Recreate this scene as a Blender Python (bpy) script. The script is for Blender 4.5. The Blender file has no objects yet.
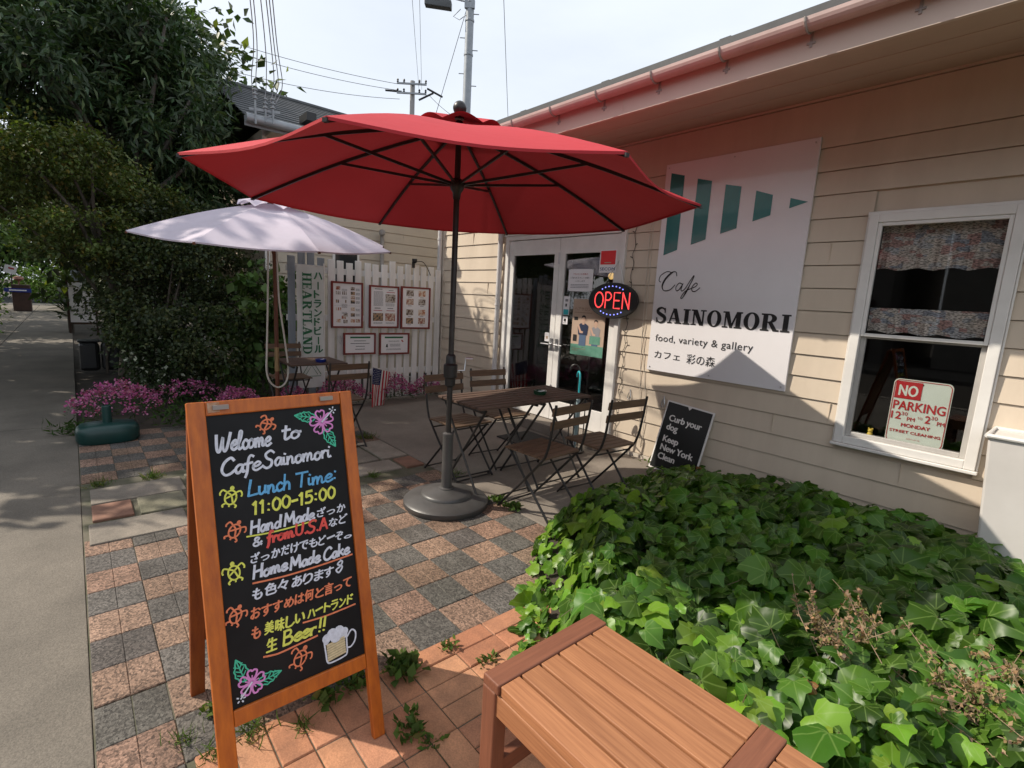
import bpy, bmesh, math, random
import numpy as np
from mathutils import Vector, Matrix
random.seed(7); rng = np.random.default_rng(7)
R = math.radians
SC = bpy.context.scene
COL = SC.collection

# ------------------------------------------------------------------ materials
def nt_new(name):
    m = bpy.data.materials.new(name); m.use_nodes = True
    nt = m.node_tree
    b = nt.nodes['Principled BSDF']
    return m, nt, b
def N(nt, t, **kw):
    n = nt.nodes.new(t)
    for k, v in kw.items():
        if k in n.inputs: n.inputs[k].default_value = v
        else: setattr(n, k, v)
    return n
def mat(name, c1, c2=None, scale=6.0, rough=.6, bump=0.0, bscale=60.0, stretch=None, metal=0.0, spec=.5,
        detail=4.0, attr=False, speckle=None, rvar=0.0, coat=0.0, lo=.35, hi=.65, orand=0.0):
    m, nt, b = nt_new(name); L = nt.links.new
    b.inputs['Roughness'].default_value = rough
    b.inputs['Metallic'].default_value = metal
    b.inputs['Specular IOR Level'].default_value = spec
    b.inputs['Coat Weight'].default_value = coat
    tc = N(nt, 'ShaderNodeTexCoord'); mp = N(nt, 'ShaderNodeMapping')
    L(tc.outputs['Object'], mp.inputs['Vector'])
    if stretch: mp.inputs['Scale'].default_value = stretch
    base = None
    if attr:
        a = N(nt, 'ShaderNodeAttribute', attribute_name='Col'); base = a.outputs['Color']
    if c2 is not None:
        nz = N(nt, 'ShaderNodeTexNoise', Scale=scale, Detail=detail, Roughness=.6)
        L(mp.outputs[0], nz.inputs['Vector'])
        mr = N(nt, 'ShaderNodeMapRange'); mr.inputs['From Min'].default_value = lo; mr.inputs['From Max'].default_value = hi
        L(nz.outputs['Fac'], mr.inputs['Value'])
        mx = N(nt, 'ShaderNodeMix', data_type='RGBA')
        L(mr.outputs[0], mx.inputs['Factor'])
        if base is not None:
            mx.blend_type = 'MULTIPLY'; mx.inputs['Factor'].default_value = 1
            rmp = N(nt, 'ShaderNodeMix', data_type='RGBA'); L(mr.outputs[0], rmp.inputs['Factor'])
            rmp.inputs[6].default_value = (*c1, 1); rmp.inputs[7].default_value = (*c2, 1)
            nt.links.remove(mx.inputs['Factor'].links[0])
            L(base, mx.inputs[6]); L(rmp.outputs[2], mx.inputs[7])
        else:
            mx.inputs[6].default_value = (*c1, 1); mx.inputs[7].default_value = (*c2, 1)
        base = mx.outputs[2]
        if rvar:
            m2 = N(nt, 'ShaderNodeMapRange'); m2.inputs['To Min'].default_value = rough - rvar; m2.inputs['To Max'].default_value = rough + rvar
            L(nz.outputs['Fac'], m2.inputs['Value']); L(m2.outputs[0], b.inputs['Roughness'])
    if speckle:
        sc_, amt = speckle
        vz = N(nt, 'ShaderNodeTexVoronoi', Scale=sc_); L(mp.outputs[0], vz.inputs['Vector'])
        sp = N(nt, 'ShaderNodeSeparateColor'); L(vz.outputs['Color'], sp.inputs[0])
        m3 = N(nt, 'ShaderNodeMapRange'); m3.inputs['To Min'].default_value = 1 - amt; m3.inputs['To Max'].default_value = 1 + amt
        L(sp.outputs[0], m3.inputs['Value'])
        mm = N(nt, 'ShaderNodeMix', data_type='RGBA', blend_type='MULTIPLY'); mm.inputs['Factor'].default_value = 1
        if base is not None: L(base, mm.inputs[6])
        else: mm.inputs[6].default_value = (*c1, 1)
        L(m3.outputs[0], mm.inputs[7]); base = mm.outputs[2]
    if orand:
        oi = N(nt, 'ShaderNodeObjectInfo'); m4 = N(nt, 'ShaderNodeMapRange'); m4.inputs['To Min'].default_value = 1 - orand; m4.inputs['To Max'].default_value = 1 + orand; L(oi.outputs['Random'], m4.inputs['Value'])
        mo = N(nt, 'ShaderNodeMix', data_type='RGBA', blend_type='MULTIPLY'); mo.inputs['Factor'].default_value = 1; L(base, mo.inputs[6]); L(m4.outputs[0], mo.inputs[7]); base = mo.outputs[2]
        va = N(nt, 'ShaderNodeVectorMath', operation='ADD'); cx_ = N(nt, 'ShaderNodeCombineXYZ'); mu = N(nt, 'ShaderNodeMath', operation='MULTIPLY'); mu.inputs[1].default_value = 40; L(oi.outputs['Random'], mu.inputs[0]); L(mu.outputs[0], cx_.inputs[0]); L(mu.outputs[0], cx_.inputs[1]); L(mp.outputs[0], va.inputs[0]); L(cx_.outputs[0], va.inputs[1]); nt.links.remove(nz.inputs['Vector'].links[0]); L(va.outputs[0], nz.inputs['Vector'])
    if base is not None: L(base, b.inputs['Base Color'])
    else: b.inputs['Base Color'].default_value = (*c1, 1)
    if bump:
        nb = N(nt, 'ShaderNodeTexNoise', Scale=bscale, Detail=5.0); L(mp.outputs[0], nb.inputs['Vector'])
        bp = N(nt, 'ShaderNodeBump', Strength=bump, Distance=.004); L(nb.outputs['Fac'], bp.inputs['Height'])
        L(bp.outputs[0], b.inputs['Normal'])
    return m
def emis(name, c, s):
    m, nt, b = nt_new(name)
    b.inputs['Base Color'].default_value = (*c, 1); b.inputs['Emission Color'].default_value = (*c, 1); b.inputs['Emission Strength'].default_value = s
    return m
def cloth(name, c, trans=.35, rough=.75, weave=900):
    m, nt, b = nt_new(name); L = nt.links.new
    b.inputs['Base Color'].default_value = (*c, 1); b.inputs['Roughness'].default_value = rough; b.inputs['Specular IOR Level'].default_value = .25
    t = N(nt, 'ShaderNodeBsdfTranslucent'); t.inputs['Color'].default_value = (*c, 1)
    tc = N(nt, 'ShaderNodeTexCoord'); nz = N(nt, 'ShaderNodeTexNoise', Scale=3.0, Detail=5.0); L(tc.outputs['Object'], nz.inputs['Vector'])
    mx0 = N(nt, 'ShaderNodeMix', data_type='RGBA'); mx0.inputs[6].default_value = (*[x * .86 for x in c], 1); mx0.inputs[7].default_value = (*[min(1, x * 1.1) for x in c], 1)
    L(nz.outputs['Fac'], mx0.inputs['Factor']); L(mx0.outputs[2], b.inputs['Base Color']); L(mx0.outputs[2], t.inputs['Color'])
    n2 = N(nt, 'ShaderNodeTexNoise', Scale=14.0, Detail=6.0); L(tc.outputs['Object'], n2.inputs['Vector'])
    bp = N(nt, 'ShaderNodeBump', Strength=.25, Distance=.01); L(n2.outputs['Fac'], bp.inputs['Height']); L(bp.outputs[0], b.inputs['Normal'])
    mx = N(nt, 'ShaderNodeMixShader'); mx.inputs[0].default_value = trans
    out = nt.nodes['Material Output']; L(b.outputs[0], mx.inputs[1]); L(t.outputs[0], mx.inputs[2]); L(mx.outputs[0], out.inputs['Surface'])
    return m
def leafmat(name, trans=.3, rough=.42, ivy=False, spec=.45):
    m, nt, b = nt_new(name); L = nt.links.new
    a = N(nt, 'ShaderNodeAttribute', attribute_name='Col'); col = a.outputs['Color']
    if ivy:   # pale veins fanning from the leaf stalk
        uv = N(nt, 'ShaderNodeUVMap'); sx = N(nt, 'ShaderNodeSeparateXYZ'); L(uv.outputs[0], sx.inputs[0])
        ab = N(nt, 'ShaderNodeMath', operation='ABSOLUTE'); L(sx.outputs[0], ab.inputs[0])
        prev = None
        for (tx, ty) in ((0, 1), (.74, .67), (.98, .1)):
            m1 = N(nt, 'ShaderNodeMath', operation='MULTIPLY'); m1.inputs[1].default_value = ty; L(ab.outputs[0], m1.inputs[0])
            m2 = N(nt, 'ShaderNodeMath', operation='MULTIPLY_ADD'); m2.inputs[1].default_value = -tx; L(sx.outputs[1], m2.inputs[0]); L(m1.outputs[0], m2.inputs[2])
            m3 = N(nt, 'ShaderNodeMath', operation='ABSOLUTE'); L(m2.outputs[0], m3.inputs[0])
            if prev is None: prev = m3
            else:
                mn = N(nt, 'ShaderNodeMath', operation='MINIMUM'); L(prev.outputs[0], mn.inputs[0]); L(m3.outputs[0], mn.inputs[1]); prev = mn
        mr = N(nt, 'ShaderNodeMapRange'); mr.inputs['From Min'].default_value = .004; mr.inputs['From Max'].default_value = .03
        mr.inputs['To Min'].default_value = .38; mr.inputs['To Max'].default_value = 0.0; L(prev.outputs[0], mr.inputs['Value'])
        mx = N(nt, 'ShaderNodeMix', data_type='RGBA'); mx.inputs[7].default_value = (.24, .36, .10, 1)
        L(mr.outputs[0], mx.inputs['Factor']); L(col, mx.inputs[6]); col = mx.outputs[2]
    L(col, b.inputs['Base Color']); b.inputs['Roughness'].default_value = rough; b.inputs['Specular IOR Level'].default_value = spec
    t = N(nt, 'ShaderNodeBsdfTranslucent'); mxs = N(nt, 'ShaderNodeMixShader'); mxs.inputs[0].default_value = trans
    g = N(nt, 'ShaderNodeMix', data_type='RGBA', blend_type='MULTIPLY'); g.inputs['Factor'].default_value = 1; g.inputs[7].default_value = (1.5, 1.7, .6, 1)
    L(col, g.inputs[6]); L(g.outputs[2], t.inputs['Color'])
    L(b.outputs[0], mxs.inputs[1]); L(t.outputs[0], mxs.inputs[2]); L(mxs.outputs[0], nt.nodes['Material Output'].inputs['Surface'])
    return m
def glassmat(name, tint=(.75, .8, .8), gloss=1.0, base=.05):
    m, nt, b = nt_new(name); L = nt.links.new
    tr = N(nt, 'ShaderNodeBsdfTransparent'); tr.inputs[0].default_value = (*tint, 1)
    gl = N(nt, 'ShaderNodeBsdfGlossy'); gl.inputs['Roughness'].default_value = .015; gl.inputs['Color'].default_value = (gloss, gloss, gloss, 1)
    lw = N(nt, 'ShaderNodeLayerWeight', Blend=.5); p5 = N(nt, 'ShaderNodeMath', operation='POWER'); p5.inputs[1].default_value = 4.5; L(lw.outputs['Facing'], p5.inputs[0])
    ma = N(nt, 'ShaderNodeMath', operation='MULTIPLY_ADD'); ma.inputs[1].default_value = .9; ma.inputs[2].default_value = base; L(p5.outputs[0], ma.inputs[0])
    mx = N(nt, 'ShaderNodeMixShader'); L(ma.outputs[0], mx.inputs[0]); L(tr.outputs[0], mx.inputs[1]); L(gl.outputs[0], mx.inputs[2]); L(mx.outputs[0], nt.nodes['Material Output'].inputs['Surface'])
    return m
M = {}
M['siding'] = mat('siding', (.66, .56, .445), (.56, .47, .37), 5, .55, .15, 70, stretch=(.8, 1, .18), detail=7, lo=.3, hi=.72)
M['trim'] = mat('trim', (.62, .56, .48), (.56, .50, .42), 3, .5, .05, 40)
M['white'] = mat('white_paint', (.78, .76, .73), (.70, .68, .65), 5, .45, .05, 50)
M['whiteold'] = mat('weathered_white', (.82, .80, .78), (.62, .60, .57), 7, .7, .25, 60, stretch=(1, 1, .15), lo=.4, hi=.75)
M['greyold'] = mat('weathered_grey', (.34, .38, .42), (.22, .25, .28), 7, .8, .3, 60, stretch=(1, 1, .15))
M['pipe'] = mat('pipe', (.62, .60, .60), (.55, .53, .52), 4, .45)
M['fascia'] = mat('fascia', (.60, .50, .43), (.54, .45, .38), 2, .55, .05)
M['gutter'] = mat('gutter', (.60, .47, .44), (.50, .39, .36), 5, .45)
M['rooft'] = mat('roof_tile', (.075, .08, .085), (.05, .053, .056), 4, .7, .2, 30)
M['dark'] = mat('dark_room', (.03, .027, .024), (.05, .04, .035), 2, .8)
M['black'] = mat('black_plastic', (.015, .015, .016), None, rough=.4)
M['iron'] = mat('black_iron', (.014, .014, .015), (.022, .02, .018), 40, .42)
M['woodgrey'] = mat('weathered_wood', (.135, .080, .055), (.062, .038, .028), 9, .65, .3, 25, stretch=(6, .6, 6), lo=.3, hi=.7)
M['woodchair'] = mat('chair_wood', (.165, .098, .056), (.085, .052, .032), 9, .6, .3, 25, stretch=(6, .6, 6), lo=.3, hi=.7)
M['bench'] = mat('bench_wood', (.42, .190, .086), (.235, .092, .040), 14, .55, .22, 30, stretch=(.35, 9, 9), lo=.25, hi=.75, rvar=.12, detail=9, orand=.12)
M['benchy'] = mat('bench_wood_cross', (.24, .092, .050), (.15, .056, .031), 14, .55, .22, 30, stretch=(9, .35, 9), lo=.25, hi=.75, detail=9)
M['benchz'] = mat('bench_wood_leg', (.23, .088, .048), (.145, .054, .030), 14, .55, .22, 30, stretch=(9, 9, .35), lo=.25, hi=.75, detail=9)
M['orange'] = mat('orange_wood', (.55, .140, .012), (.34, .075, .010), 6, .42, .15, 25, stretch=(8, 8, .6), lo=.3, hi=.75)
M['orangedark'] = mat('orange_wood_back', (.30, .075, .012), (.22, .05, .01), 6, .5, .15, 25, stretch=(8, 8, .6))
M['chalk'] = mat('chalkboard', (.004, .004, .0045), (.013, .013, .014), 3, .5, spec=.22)
M['concrete'] = mat('concrete', (.25, .215, .18), (.17, .145, .12), 1.6, .85, .35, 70, speckle=(240, .14), detail=8)
M['walk'] = mat('pavement_concrete', (.172, .150, .122), (.112, .098, .08), 1.7, .88, .5, 120, speckle=(260, .22), detail=9)
M['slab'] = mat('stone_slab', (.33, .29, .24), (.22, .19, .155), 3.5, .85, .4, 60, speckle=(200, .12))
M['paver'] = mat('paver', (1.12, 1.12, 1.10), (.66, .65, .62), 3.2, .85, .9, 170, attr=True, speckle=(140, .6))
M['brickp'] = mat('terracotta', (1.12, 1.1, 1.08), (.78, .78, .80), 11, .8, .3, 120, attr=True, speckle=(260, .13), detail=8)
M['soil'] = mat('soil', (.055, .042, .03), (.025, .02, .015), 6, .95, .8, 40)
M['asphalt'] = mat('asphalt', (.06, .06, .06), (.045, .045, .045), 2, .9, .4, 120)
M['pole'] = mat('galvanised', (.33, .35, .37), (.26, .28, .30), 6, .5, metal=.3)
M['bark'] = mat('bark', (.11, .09, .07), (.055, .045, .035), 8, .9, .8, 25, stretch=(3, 3, .6))
M['barkpale'] = mat('bark_pale', (.22, .20, .17), (.12, .105, .09), 8, .9, .6, 25, stretch=(3, 3, .6))
M['umbpole'] = mat('bronze_pole', (.035, .033, .033), (.05, .046, .044), 10, .38, metal=.4)
M['umbbase'] = mat('base_resin', (.085, .082, .080), (.06, .058, .056), 5, .42, .15, 60)
M['red'] = cloth('red_canvas', (.48, .036, .046), .07)
M['lav'] = cloth('lavender_canvas', (.70, .63, .72), .28)
M['greenp'] = mat('green_plastic', (.008, .05, .045), (.006, .038, .034), 5, .38)
M['bamboo'] = mat('umbrella_wood', (.16, .05, .022), (.10, .03, .015), 5, .5, stretch=(6, 6, .5))
M['rope'] = mat('rope', (.55, .52, .46), None, rough=.8, bump=.4, bscale=300)
M['frame_red'] = mat('frame_red', (.22, .022, .016), (.15, .016, .012), 10, .5)
M['paper'] = mat('paper', (.84, .82, .84), None, rough=.5)
M['ink'] = mat('ink', (.012, .012, .014), None, rough=.6)
M['inkgrey'] = mat('ink_grey', (.25, .25, .27), None, rough=.6)
M['signwhite'] = mat('sign_panel', (.80, .78, .80), (.76, .74, .76), 2, .28, coat=.2)
M['teal'] = mat('teal_print', (.006, .135, .135), (.012, .20, .195), 2.2, .25, coat=.3)
M['signred'] = mat('sign_red', (.42, .018, .022), None, rough=.4)
M['signgreen'] = mat('sign_green', (.006, .14, .05), None, rough=.5)
M['signcream'] = mat('sign_cream', (.62, .66, .58), (.56, .60, .52), 4, .45)
M['blackboard'] = mat('sign_black', (.010, .011, .011), None, rough=.35)
M['skyblue'] = mat('turquoise', (.03, .42, .48), None, rough=.35)
M['glass'] = glassmat('door_glass', (.62, .63, .63), .95, .10)
M['wglass'] = glassmat('window_glass', (.95, .96, .96), .9, .03)
M['blue'] = mat('blue_plastic', (.012, .03, .22), None, rough=.4)
M['brown'] = mat('brown_bin', (.06, .028, .018), (.04, .02, .014), 6, .7)
M['leaf'] = leafmat('leaves', .22, .5, spec=.3)
M['leafgloss'] = leafmat('glossy_leaves', .16, .42, spec=.35)
M['ivy'] = leafmat('ivy_leaves', .32, .38, ivy=True, spec=.32)
M['petal'] = leafmat('petals', .25, .7, spec=.1)
M['steel'] = mat('steel', (.55, .55, .56), None, rough=.3, metal=.9)
M['beigepipe'] = mat('vent_metal', (.36, .33, .30), (.28, .26, .24), 8, .5)
M['skin'] = mat('print_skin', (.55, .36, .27), None, rough=.5)
M['navy'] = mat('print_navy', (.02, .03, .07), None, rough=.5)
M['peach'] = mat('print_peach', (.52, .38, .29), (.46, .34, .26), 4, .45)
M['pgreen'] = mat('print_green', (.10, .26, .19), (.14, .32, .24), 20, .45)
M['stripe_red'] = cloth('flag_red', (.58, .04, .06), .3); M['stripe_white'] = cloth('flag_white', (.85, .84, .82), .3); M['flag_blue'] = cloth('flag_blue', (.025, .035, .12), .2)
CH = {k: mat('chalk_' + k, c, tuple(x * .72 for x in c), 90, .9, lo=.3, hi=.7) for k, c in dict(white=(.74, .77, .86), blue=(.15, .46, .78), yellow=(.80, .82, .14),
      red=(.85, .11, .09), orange=(.85, .25, .12), pink=(.78, .29, .66), green=(.08, .58, .36), beige=(.72, .60, .36)).items()}

# ------------------------------------------------------------------ object helpers
def tag(o, label=None, cat=None, group=None, kind=None):
    if label: o['label'] = label
    if cat: o['category'] = cat
    if group: o['group'] = group
    if kind: o['kind'] = kind
    return o
def thing(name, loc, label, cat, group=None, rz=0.0):
    o = bpy.data.objects.new(name, None); COL.objects.link(o)
    o.location = loc; o.rotation_euler = (0, 0, rz); o.empty_display_size = .1
    return tag(o, label, cat, group)
def wloc(o):
    v = Vector(o.location)
    return v if o.parent is None else v + wloc(o.parent)
def link_mesh(name, me, mats, parent=None, world=True, bevel=0.0, smooth=False, solid=0.0):
    o = bpy.data.objects.new(name, me); COL.objects.link(o)
    for m in (mats if isinstance(mats, (list, tuple)) else [mats]): me.materials.append(m)
    if parent is not None:
        if world:
            me.transform(Matrix.Translation(-wloc(parent)))
        o.parent = parent
    if smooth:
        me.polygons.foreach_set('use_smooth', [True] * len(me.polygons))
    if bevel:
        b = o.modifiers.new('bevel', 'BEVEL'); b.width = bevel; b.segments = 2; b.limit_method = 'ANGLE'; b.angle_limit = R(35)
    if solid:
        s = o.modifiers.new('solid', 'SOLIDIFY'); s.thickness = solid; s.offset = 0
    return o
class MB:
    def __init__(s): s.v = []; s.f = []; s.mi = []; s.c = []
    def add(s, vs, fs, mi=0, col=None):
        k = len(s.v); s.v += [tuple(v) for v in vs]; s.f += [tuple(i + k for i in f) for f in fs]; s.mi += [mi] * len(fs)
        s.c += [col or (1, 1, 1)] * len(vs); return s
    def box(s, x0, x1, y0, y1, z0, z1, mi=0, col=None):
        return s.add([(x0, y0, z0), (x1, y0, z0), (x1, y1, z0), (x0, y1, z0), (x0, y0, z1), (x1, y0, z1), (x1, y1, z1), (x0, y1, z1)],
                     [(0, 3, 2, 1), (4, 5, 6, 7), (0, 1, 5, 4), (1, 2, 6, 5), (2, 3, 7, 6), (3, 0, 4, 7)], mi, col)
    def obox(s, c, ax, ay, az, mi=0):
        c, ax, ay, az = map(Vector, (c, ax, ay, az))
        vs = [c + ax * i + ay * j + az * k for k in (-1, 1) for i, j in ((-1, -1), (1, -1), (1, 1), (-1, 1))]
        return s.add(vs, [(0, 3, 2, 1), (4, 5, 6, 7), (0, 1, 5, 4), (1, 2, 6, 5), (2, 3, 7, 6), (3, 0, 4, 7)], mi)
    def bar(s, p, q, w, h, up=(0, 0, 1), mi=0):
        p, q = Vector(p), Vector(q); d = (q - p); l = d.length; d.normalize(); u = Vector(up); sd = d.cross(u)
        if sd.length < 1e-4: sd = d.cross(Vector((1, 0, 0)))
        sd.normalize(); u = sd.cross(d)
        return s.obox((p + q) / 2, d * l / 2, sd * w / 2, u * h / 2, mi)
    def tube(s, path, r, n=8, mi=0, cap=True, col=None):
        path = [Vector(p) for p in path]; rs = r if isinstance(r, (list, tuple)) else [r] * len(path)
        k = len(s.v); vs = []; fs = []; pu = None
        for i, p in enumerate(path):
            t = (path[min(i + 1, len(path) - 1)] - path[max(i - 1, 0)]).normalized()
            if pu is None:
                pu = t.cross(Vector((0, 0, 1)));
                if pu.length < 1e-3: pu = Vector((1, 0, 0))
            u = (pu - t * pu.dot(t)).normalized(); w = t.cross(u); pu = u
            vs += [p + (u * math.cos(a) + w * math.sin(a)) * rs[i] for a in [2 * math.pi * j / n for j in range(n)]]
        for i in range(len(path) - 1):
            for j in range(n):
                a, b = i * n + j, i * n + (j + 1) % n; fs.append((a, b, b + n, a + n))
        if cap: fs += [tuple(range(n - 1, -1, -1)), tuple(range((len(path) - 1) * n, len(path) * n))]
        return s.add(vs, fs, mi, col)
    def lathe(s, c, prof, n=32, mi=0, axis=None):
        c = Vector(c); vs = []; fs = []
        for r, z in prof: vs += [c + Vector((r * math.cos(2 * math.pi * j / n), r * math.sin(2 * math.pi * j / n), z)) for j in range(n)]
        for i in range(len(prof) - 1):
            for j in range(n):
                a, b = i * n + j, i * n + (j + 1) % n; fs.append((a, b, b + n, a + n))
        fs += [tuple(range(n - 1, -1, -1)), tuple(range((len(prof) - 1) * n, len(prof) * n))]
        return s.add(vs, fs, mi)
    def ball(s, c, r, n=12, mi=0, sq=(1, 1, 1)):
        prof = [(max(1e-4, r * math.sin(math.pi * i / (n // 2 + 2))), -r * math.cos(math.pi * i / (n // 2 + 2))) for i in range(n // 2 + 3)]
        k = len(s.v); s.lathe(c, prof, n, mi)
        for i in range(k, len(s.v)):
            v = s.v[i]; s.v[i] = tuple(c[j] + (v[j] - c[j]) * sq[j] for j in range(3))
        return s
    def prism(s, poly, o, ux, uy, d, mi=0):
        o, ux, uy, d = map(Vector, (o, ux, uy, d)); n = len(poly)
        a = [o + ux * x + uy * y for x, y in poly]; b = [p + d for p in a]
        return s.add(a + b, [tuple(range(n)), tuple(range(2 * n - 1, n - 1, -1))] + [(i, i + n, (i + 1) % n + n, (i + 1) % n) for i in range(n)], mi)
    def poly(s, poly, pl, off=0.0, mi=0):
        o, ux, uy, nn = pl; return s.add([o + ux * x + uy * y + nn * off for x, y in poly], [tuple(range(len(poly)))], mi)
    def build(s, name, mats, parent=None, world=True, bevel=0.0, smooth=False, solid=0.0, col=False):
        me = bpy.data.meshes.new(name); me.from_pydata(s.v, [], s.f); me.update()
        bm = bmesh.new(); bm.from_mesh(me)
        if not col: bmesh.ops.recalc_face_normals(bm, faces=bm.faces)
        bm.to_mesh(me); bm.free()
        me.polygons.foreach_set('material_index', s.mi)
        if col:
            at = me.color_attributes.new('Col', 'FLOAT_COLOR', 'POINT')
            at.data.foreach_set('color', np.hstack([np.array(s.c, dtype=np.float32), np.ones((len(s.c), 1), np.float32)]).ravel())
        o = link_mesh(name, me, mats, parent, world, bevel, smooth, solid)
        if smooth:
            try: me.set_sharp_from_angle(angle=R(40))
            except Exception: pass
        return o
def plane(o, ux, uy):
    o, ux, uy = Vector(o), Vector(ux), Vector(uy); return (o, ux, uy, ux.cross(uy).normalized())
def cat_rom(pts, n=6):
    if len(pts) < 3: return list(pts)
    P = [pts[0]] + list(pts) + [pts[-1]]; out = []
    for i in range(1, len(P) - 2):
        p0, p1, p2, p3 = [np.array(q, float) for q in P[i - 1:i + 3]]
        for k in range(n):
            t = k / n
            out.append(tuple(.5 * ((2 * p1) + (-p0 + p2) * t + (2 * p0 - 5 * p1 + 4 * p2 - p3) * t * t + (-p0 + 3 * p1 - 3 * p2 + p3) * t ** 3)))
    out.append(tuple(pts[-1])); return out
_off = [0]
def nextoff():
    _off[0] = (_off[0] + 1) % 40; return .0010 + _off[0] * .00004
def ribbon(mb, pts, w, pl, mi=0, smooth=True, cap=True):
    pts = [tuple(p) for p in pts]
    if smooth and len(pts) > 2: pts = cat_rom(pts)
    P = np.array(pts, float); n = len(P); T = np.zeros_like(P)
    for i in range(n):
        t = P[min(i + 1, n - 1)] - P[max(i - 1, 0)]; l = np.hypot(*t); T[i] = t / l if l > 1e-9 else (1, 0)
    if cap: P[0] -= T[0] * np.min(w) * .3; P[-1] += T[-1] * np.min(w) * .3
    Nn = np.stack([-T[:, 1], T[:, 0]], 1); ws = np.ones(n) * w if np.isscalar(w) else np.interp(np.linspace(0, 1, n), np.linspace(0, 1, len(w)), w)
    o, ux, uy, nn = pl; of = nextoff()
    f = lambda q: o + ux * q[0] + uy * q[1] + nn * of
    vs = [];
    for i in range(n): vs += [f(P[i] + Nn[i] * ws[i] / 2), f(P[i] - Nn[i] * ws[i] / 2)]
    mb.add(vs, [(2 * i, 2 * i + 1, 2 * i + 3, 2 * i + 2) for i in range(n - 1)], mi)
def ring(mb, c, r1, r2, pl, mi=0, a0=0, a1=2 * math.pi, n=28):
    o, ux, uy, nn = pl; of = nextoff(); vs = []
    for i in range(n + 1):
        a = a0 + (a1 - a0) * i / n
        for r in (r1, r2): vs.append(o + ux * (c[0] + r[0] * math.cos(a)) + uy * (c[1] + r[1] * math.sin(a)) + nn * of)
    mb.add(vs, [(2 * i, 2 * i + 1, 2 * i + 3, 2 * i + 2) for i in range(n)], mi)
def text(mb, body, pl, x, y, h, width=None, mi=0, bold=0.0, shear=0.0, spacing=1.0, align='LEFT', jit=0.0):
    """print a word: outlines of the built-in font, cap height h, squeezed to width"""
    c = bpy.data.curves.new('t', 'FONT'); c.body = body; c.size = 1.0; c.shear = shear; c.space_character = spacing; c.resolution_u = 3
    o = bpy.data.objects.new('t', c); COL.objects.link(o); bpy.context.view_layer.update()
    me = bpy.data.meshes.new_from_object(o.evaluated_get(bpy.context.evaluated_depsgraph_get()))
    vs = np.array([v.co[:] for v in me.vertices]); fs = [tuple(p.vertices) for p in me.polygons]
    bpy.data.objects.remove(o); bpy.data.curves.remove(c); bpy.data.meshes.remove(me)
    if len(vs) == 0: return
    x0, x1 = vs[:, 0].min(), vs[:, 0].max(); s = h / .73
    sx = s if width is None else width / (x1 - x0)
    if align == 'CENTER': x -= (x1 - x0) * sx / 2
    o_, ux, uy, nn = pl; of = nextoff()
    sh = [(0, 0)] if bold <= 0 else [(-1, 0), (1, 0), (0, 1), (0, -1)]
    for i, (dx, dy) in enumerate(sh):
        dx *= bold * h; dy *= bold * h * .7; oo = of + i * .00001
        mb.add([o_ + ux * (x + (v[0] - x0) * sx + dx) + uy * (y + v[1] * s + dy) + nn * oo for v in vs], fs, mi)
def scatter(name, tmpl, tf, pos, dirs, nrm, scale, cols, mats, parent=None, smooth=False, uv=None):
    """one mesh of many leaves; tmpl verts lie in x (side), y (tip), z (normal)"""
    V = np.array(tmpl, float); n = len(pos); k = len(V)
    d = dirs / np.maximum(np.linalg.norm(dirs, axis=1, keepdims=True), 1e-9)
    x = np.cross(d, nrm); x /= np.maximum(np.linalg.norm(x, axis=1, keepdims=True), 1e-9); z = np.cross(x, d)
    P = (V[None, :, 0, None] * x[:, None] + V[None, :, 1, None] * d[:, None] + V[None, :, 2, None] * z[:, None]) * np.asarray(scale).reshape(n, 1, 1) + pos[:, None]
    F = np.array(tf); m = F.shape[1]; FF_ = (F[None] + (np.arange(n) * k)[:, None, None]).reshape(-1, m)
    me = bpy.data.meshes.new(name); me.vertices.add(n * k); me.vertices.foreach_set('co', P.reshape(-1).astype(np.float32))
    me.loops.add(FF_.size); me.loops.foreach_set('vertex_index', FF_.reshape(-1).astype(np.int32))
    me.polygons.add(len(FF_)); me.polygons.foreach_set('loop_start', (np.arange(len(FF_)) * m).astype(np.int32)); me.polygons.foreach_set('loop_total', np.full(len(FF_), m, np.int32))
    me.update(calc_edges=True); me.validate()
    at = me.color_attributes.new('Col', 'FLOAT_COLOR', 'POINT'); C = np.ones((n, k, 4), np.float32); C[:, :, :3] = np.asarray(cols)[:, None, :]
    at.data.foreach_set('color', C.ravel())
    if uv:
        u = me.uv_layers.new(name='UVMap'); U = np.tile(V[:, :2][None], (n, 1, 1)).reshape(-1, 2)[FF_.reshape(-1)]
        u.data.foreach_set('uv', U.astype(np.float32).ravel())
    return link_mesh(name, me, mats, parent, True, smooth=smooth)
LANCE = ([(0, 0, 0), (.12, .42, .04), (0, 1, -.14), (-.12, .42, .04), (0, .5, 0)], [(0, 1, 4), (1, 2, 4), (2, 3, 4), (3, 0, 4)])
OVAL = ([(0, 0, 0), (.3, .45, .07), (0, 1, -.08), (-.3, .45, .07)], [(0, 1, 2), (0, 2, 3)])
BLADE = ([(-.035, 0, 0), (.035, 0, 0), (.028, .45, .05), (-.028, .45, .05), (0, 1, -.12)], [(0, 1, 2), (0, 2, 3), (3, 2, 4)])
def unit(n):
    v = rng.normal(size=(n, 3)); return v / np.linalg.norm(v, axis=1, keepdims=True)
def lcols(n, base, var=.35, tip=None, ptip=.0):
    b = np.array(base)[None] * (1 + var * rng.uniform(-1, 1, (n, 1))); b = b * (1 + .12 * rng.uniform(-1, 1, (n, 3)))
    if tip is not None:
        k = rng.random(n) < ptip; b[k] = np.array(tip) * (1 + var * rng.uniform(-1, 1, (k.sum(), 1)))
    return np.clip(b, .003, 1)
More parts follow.
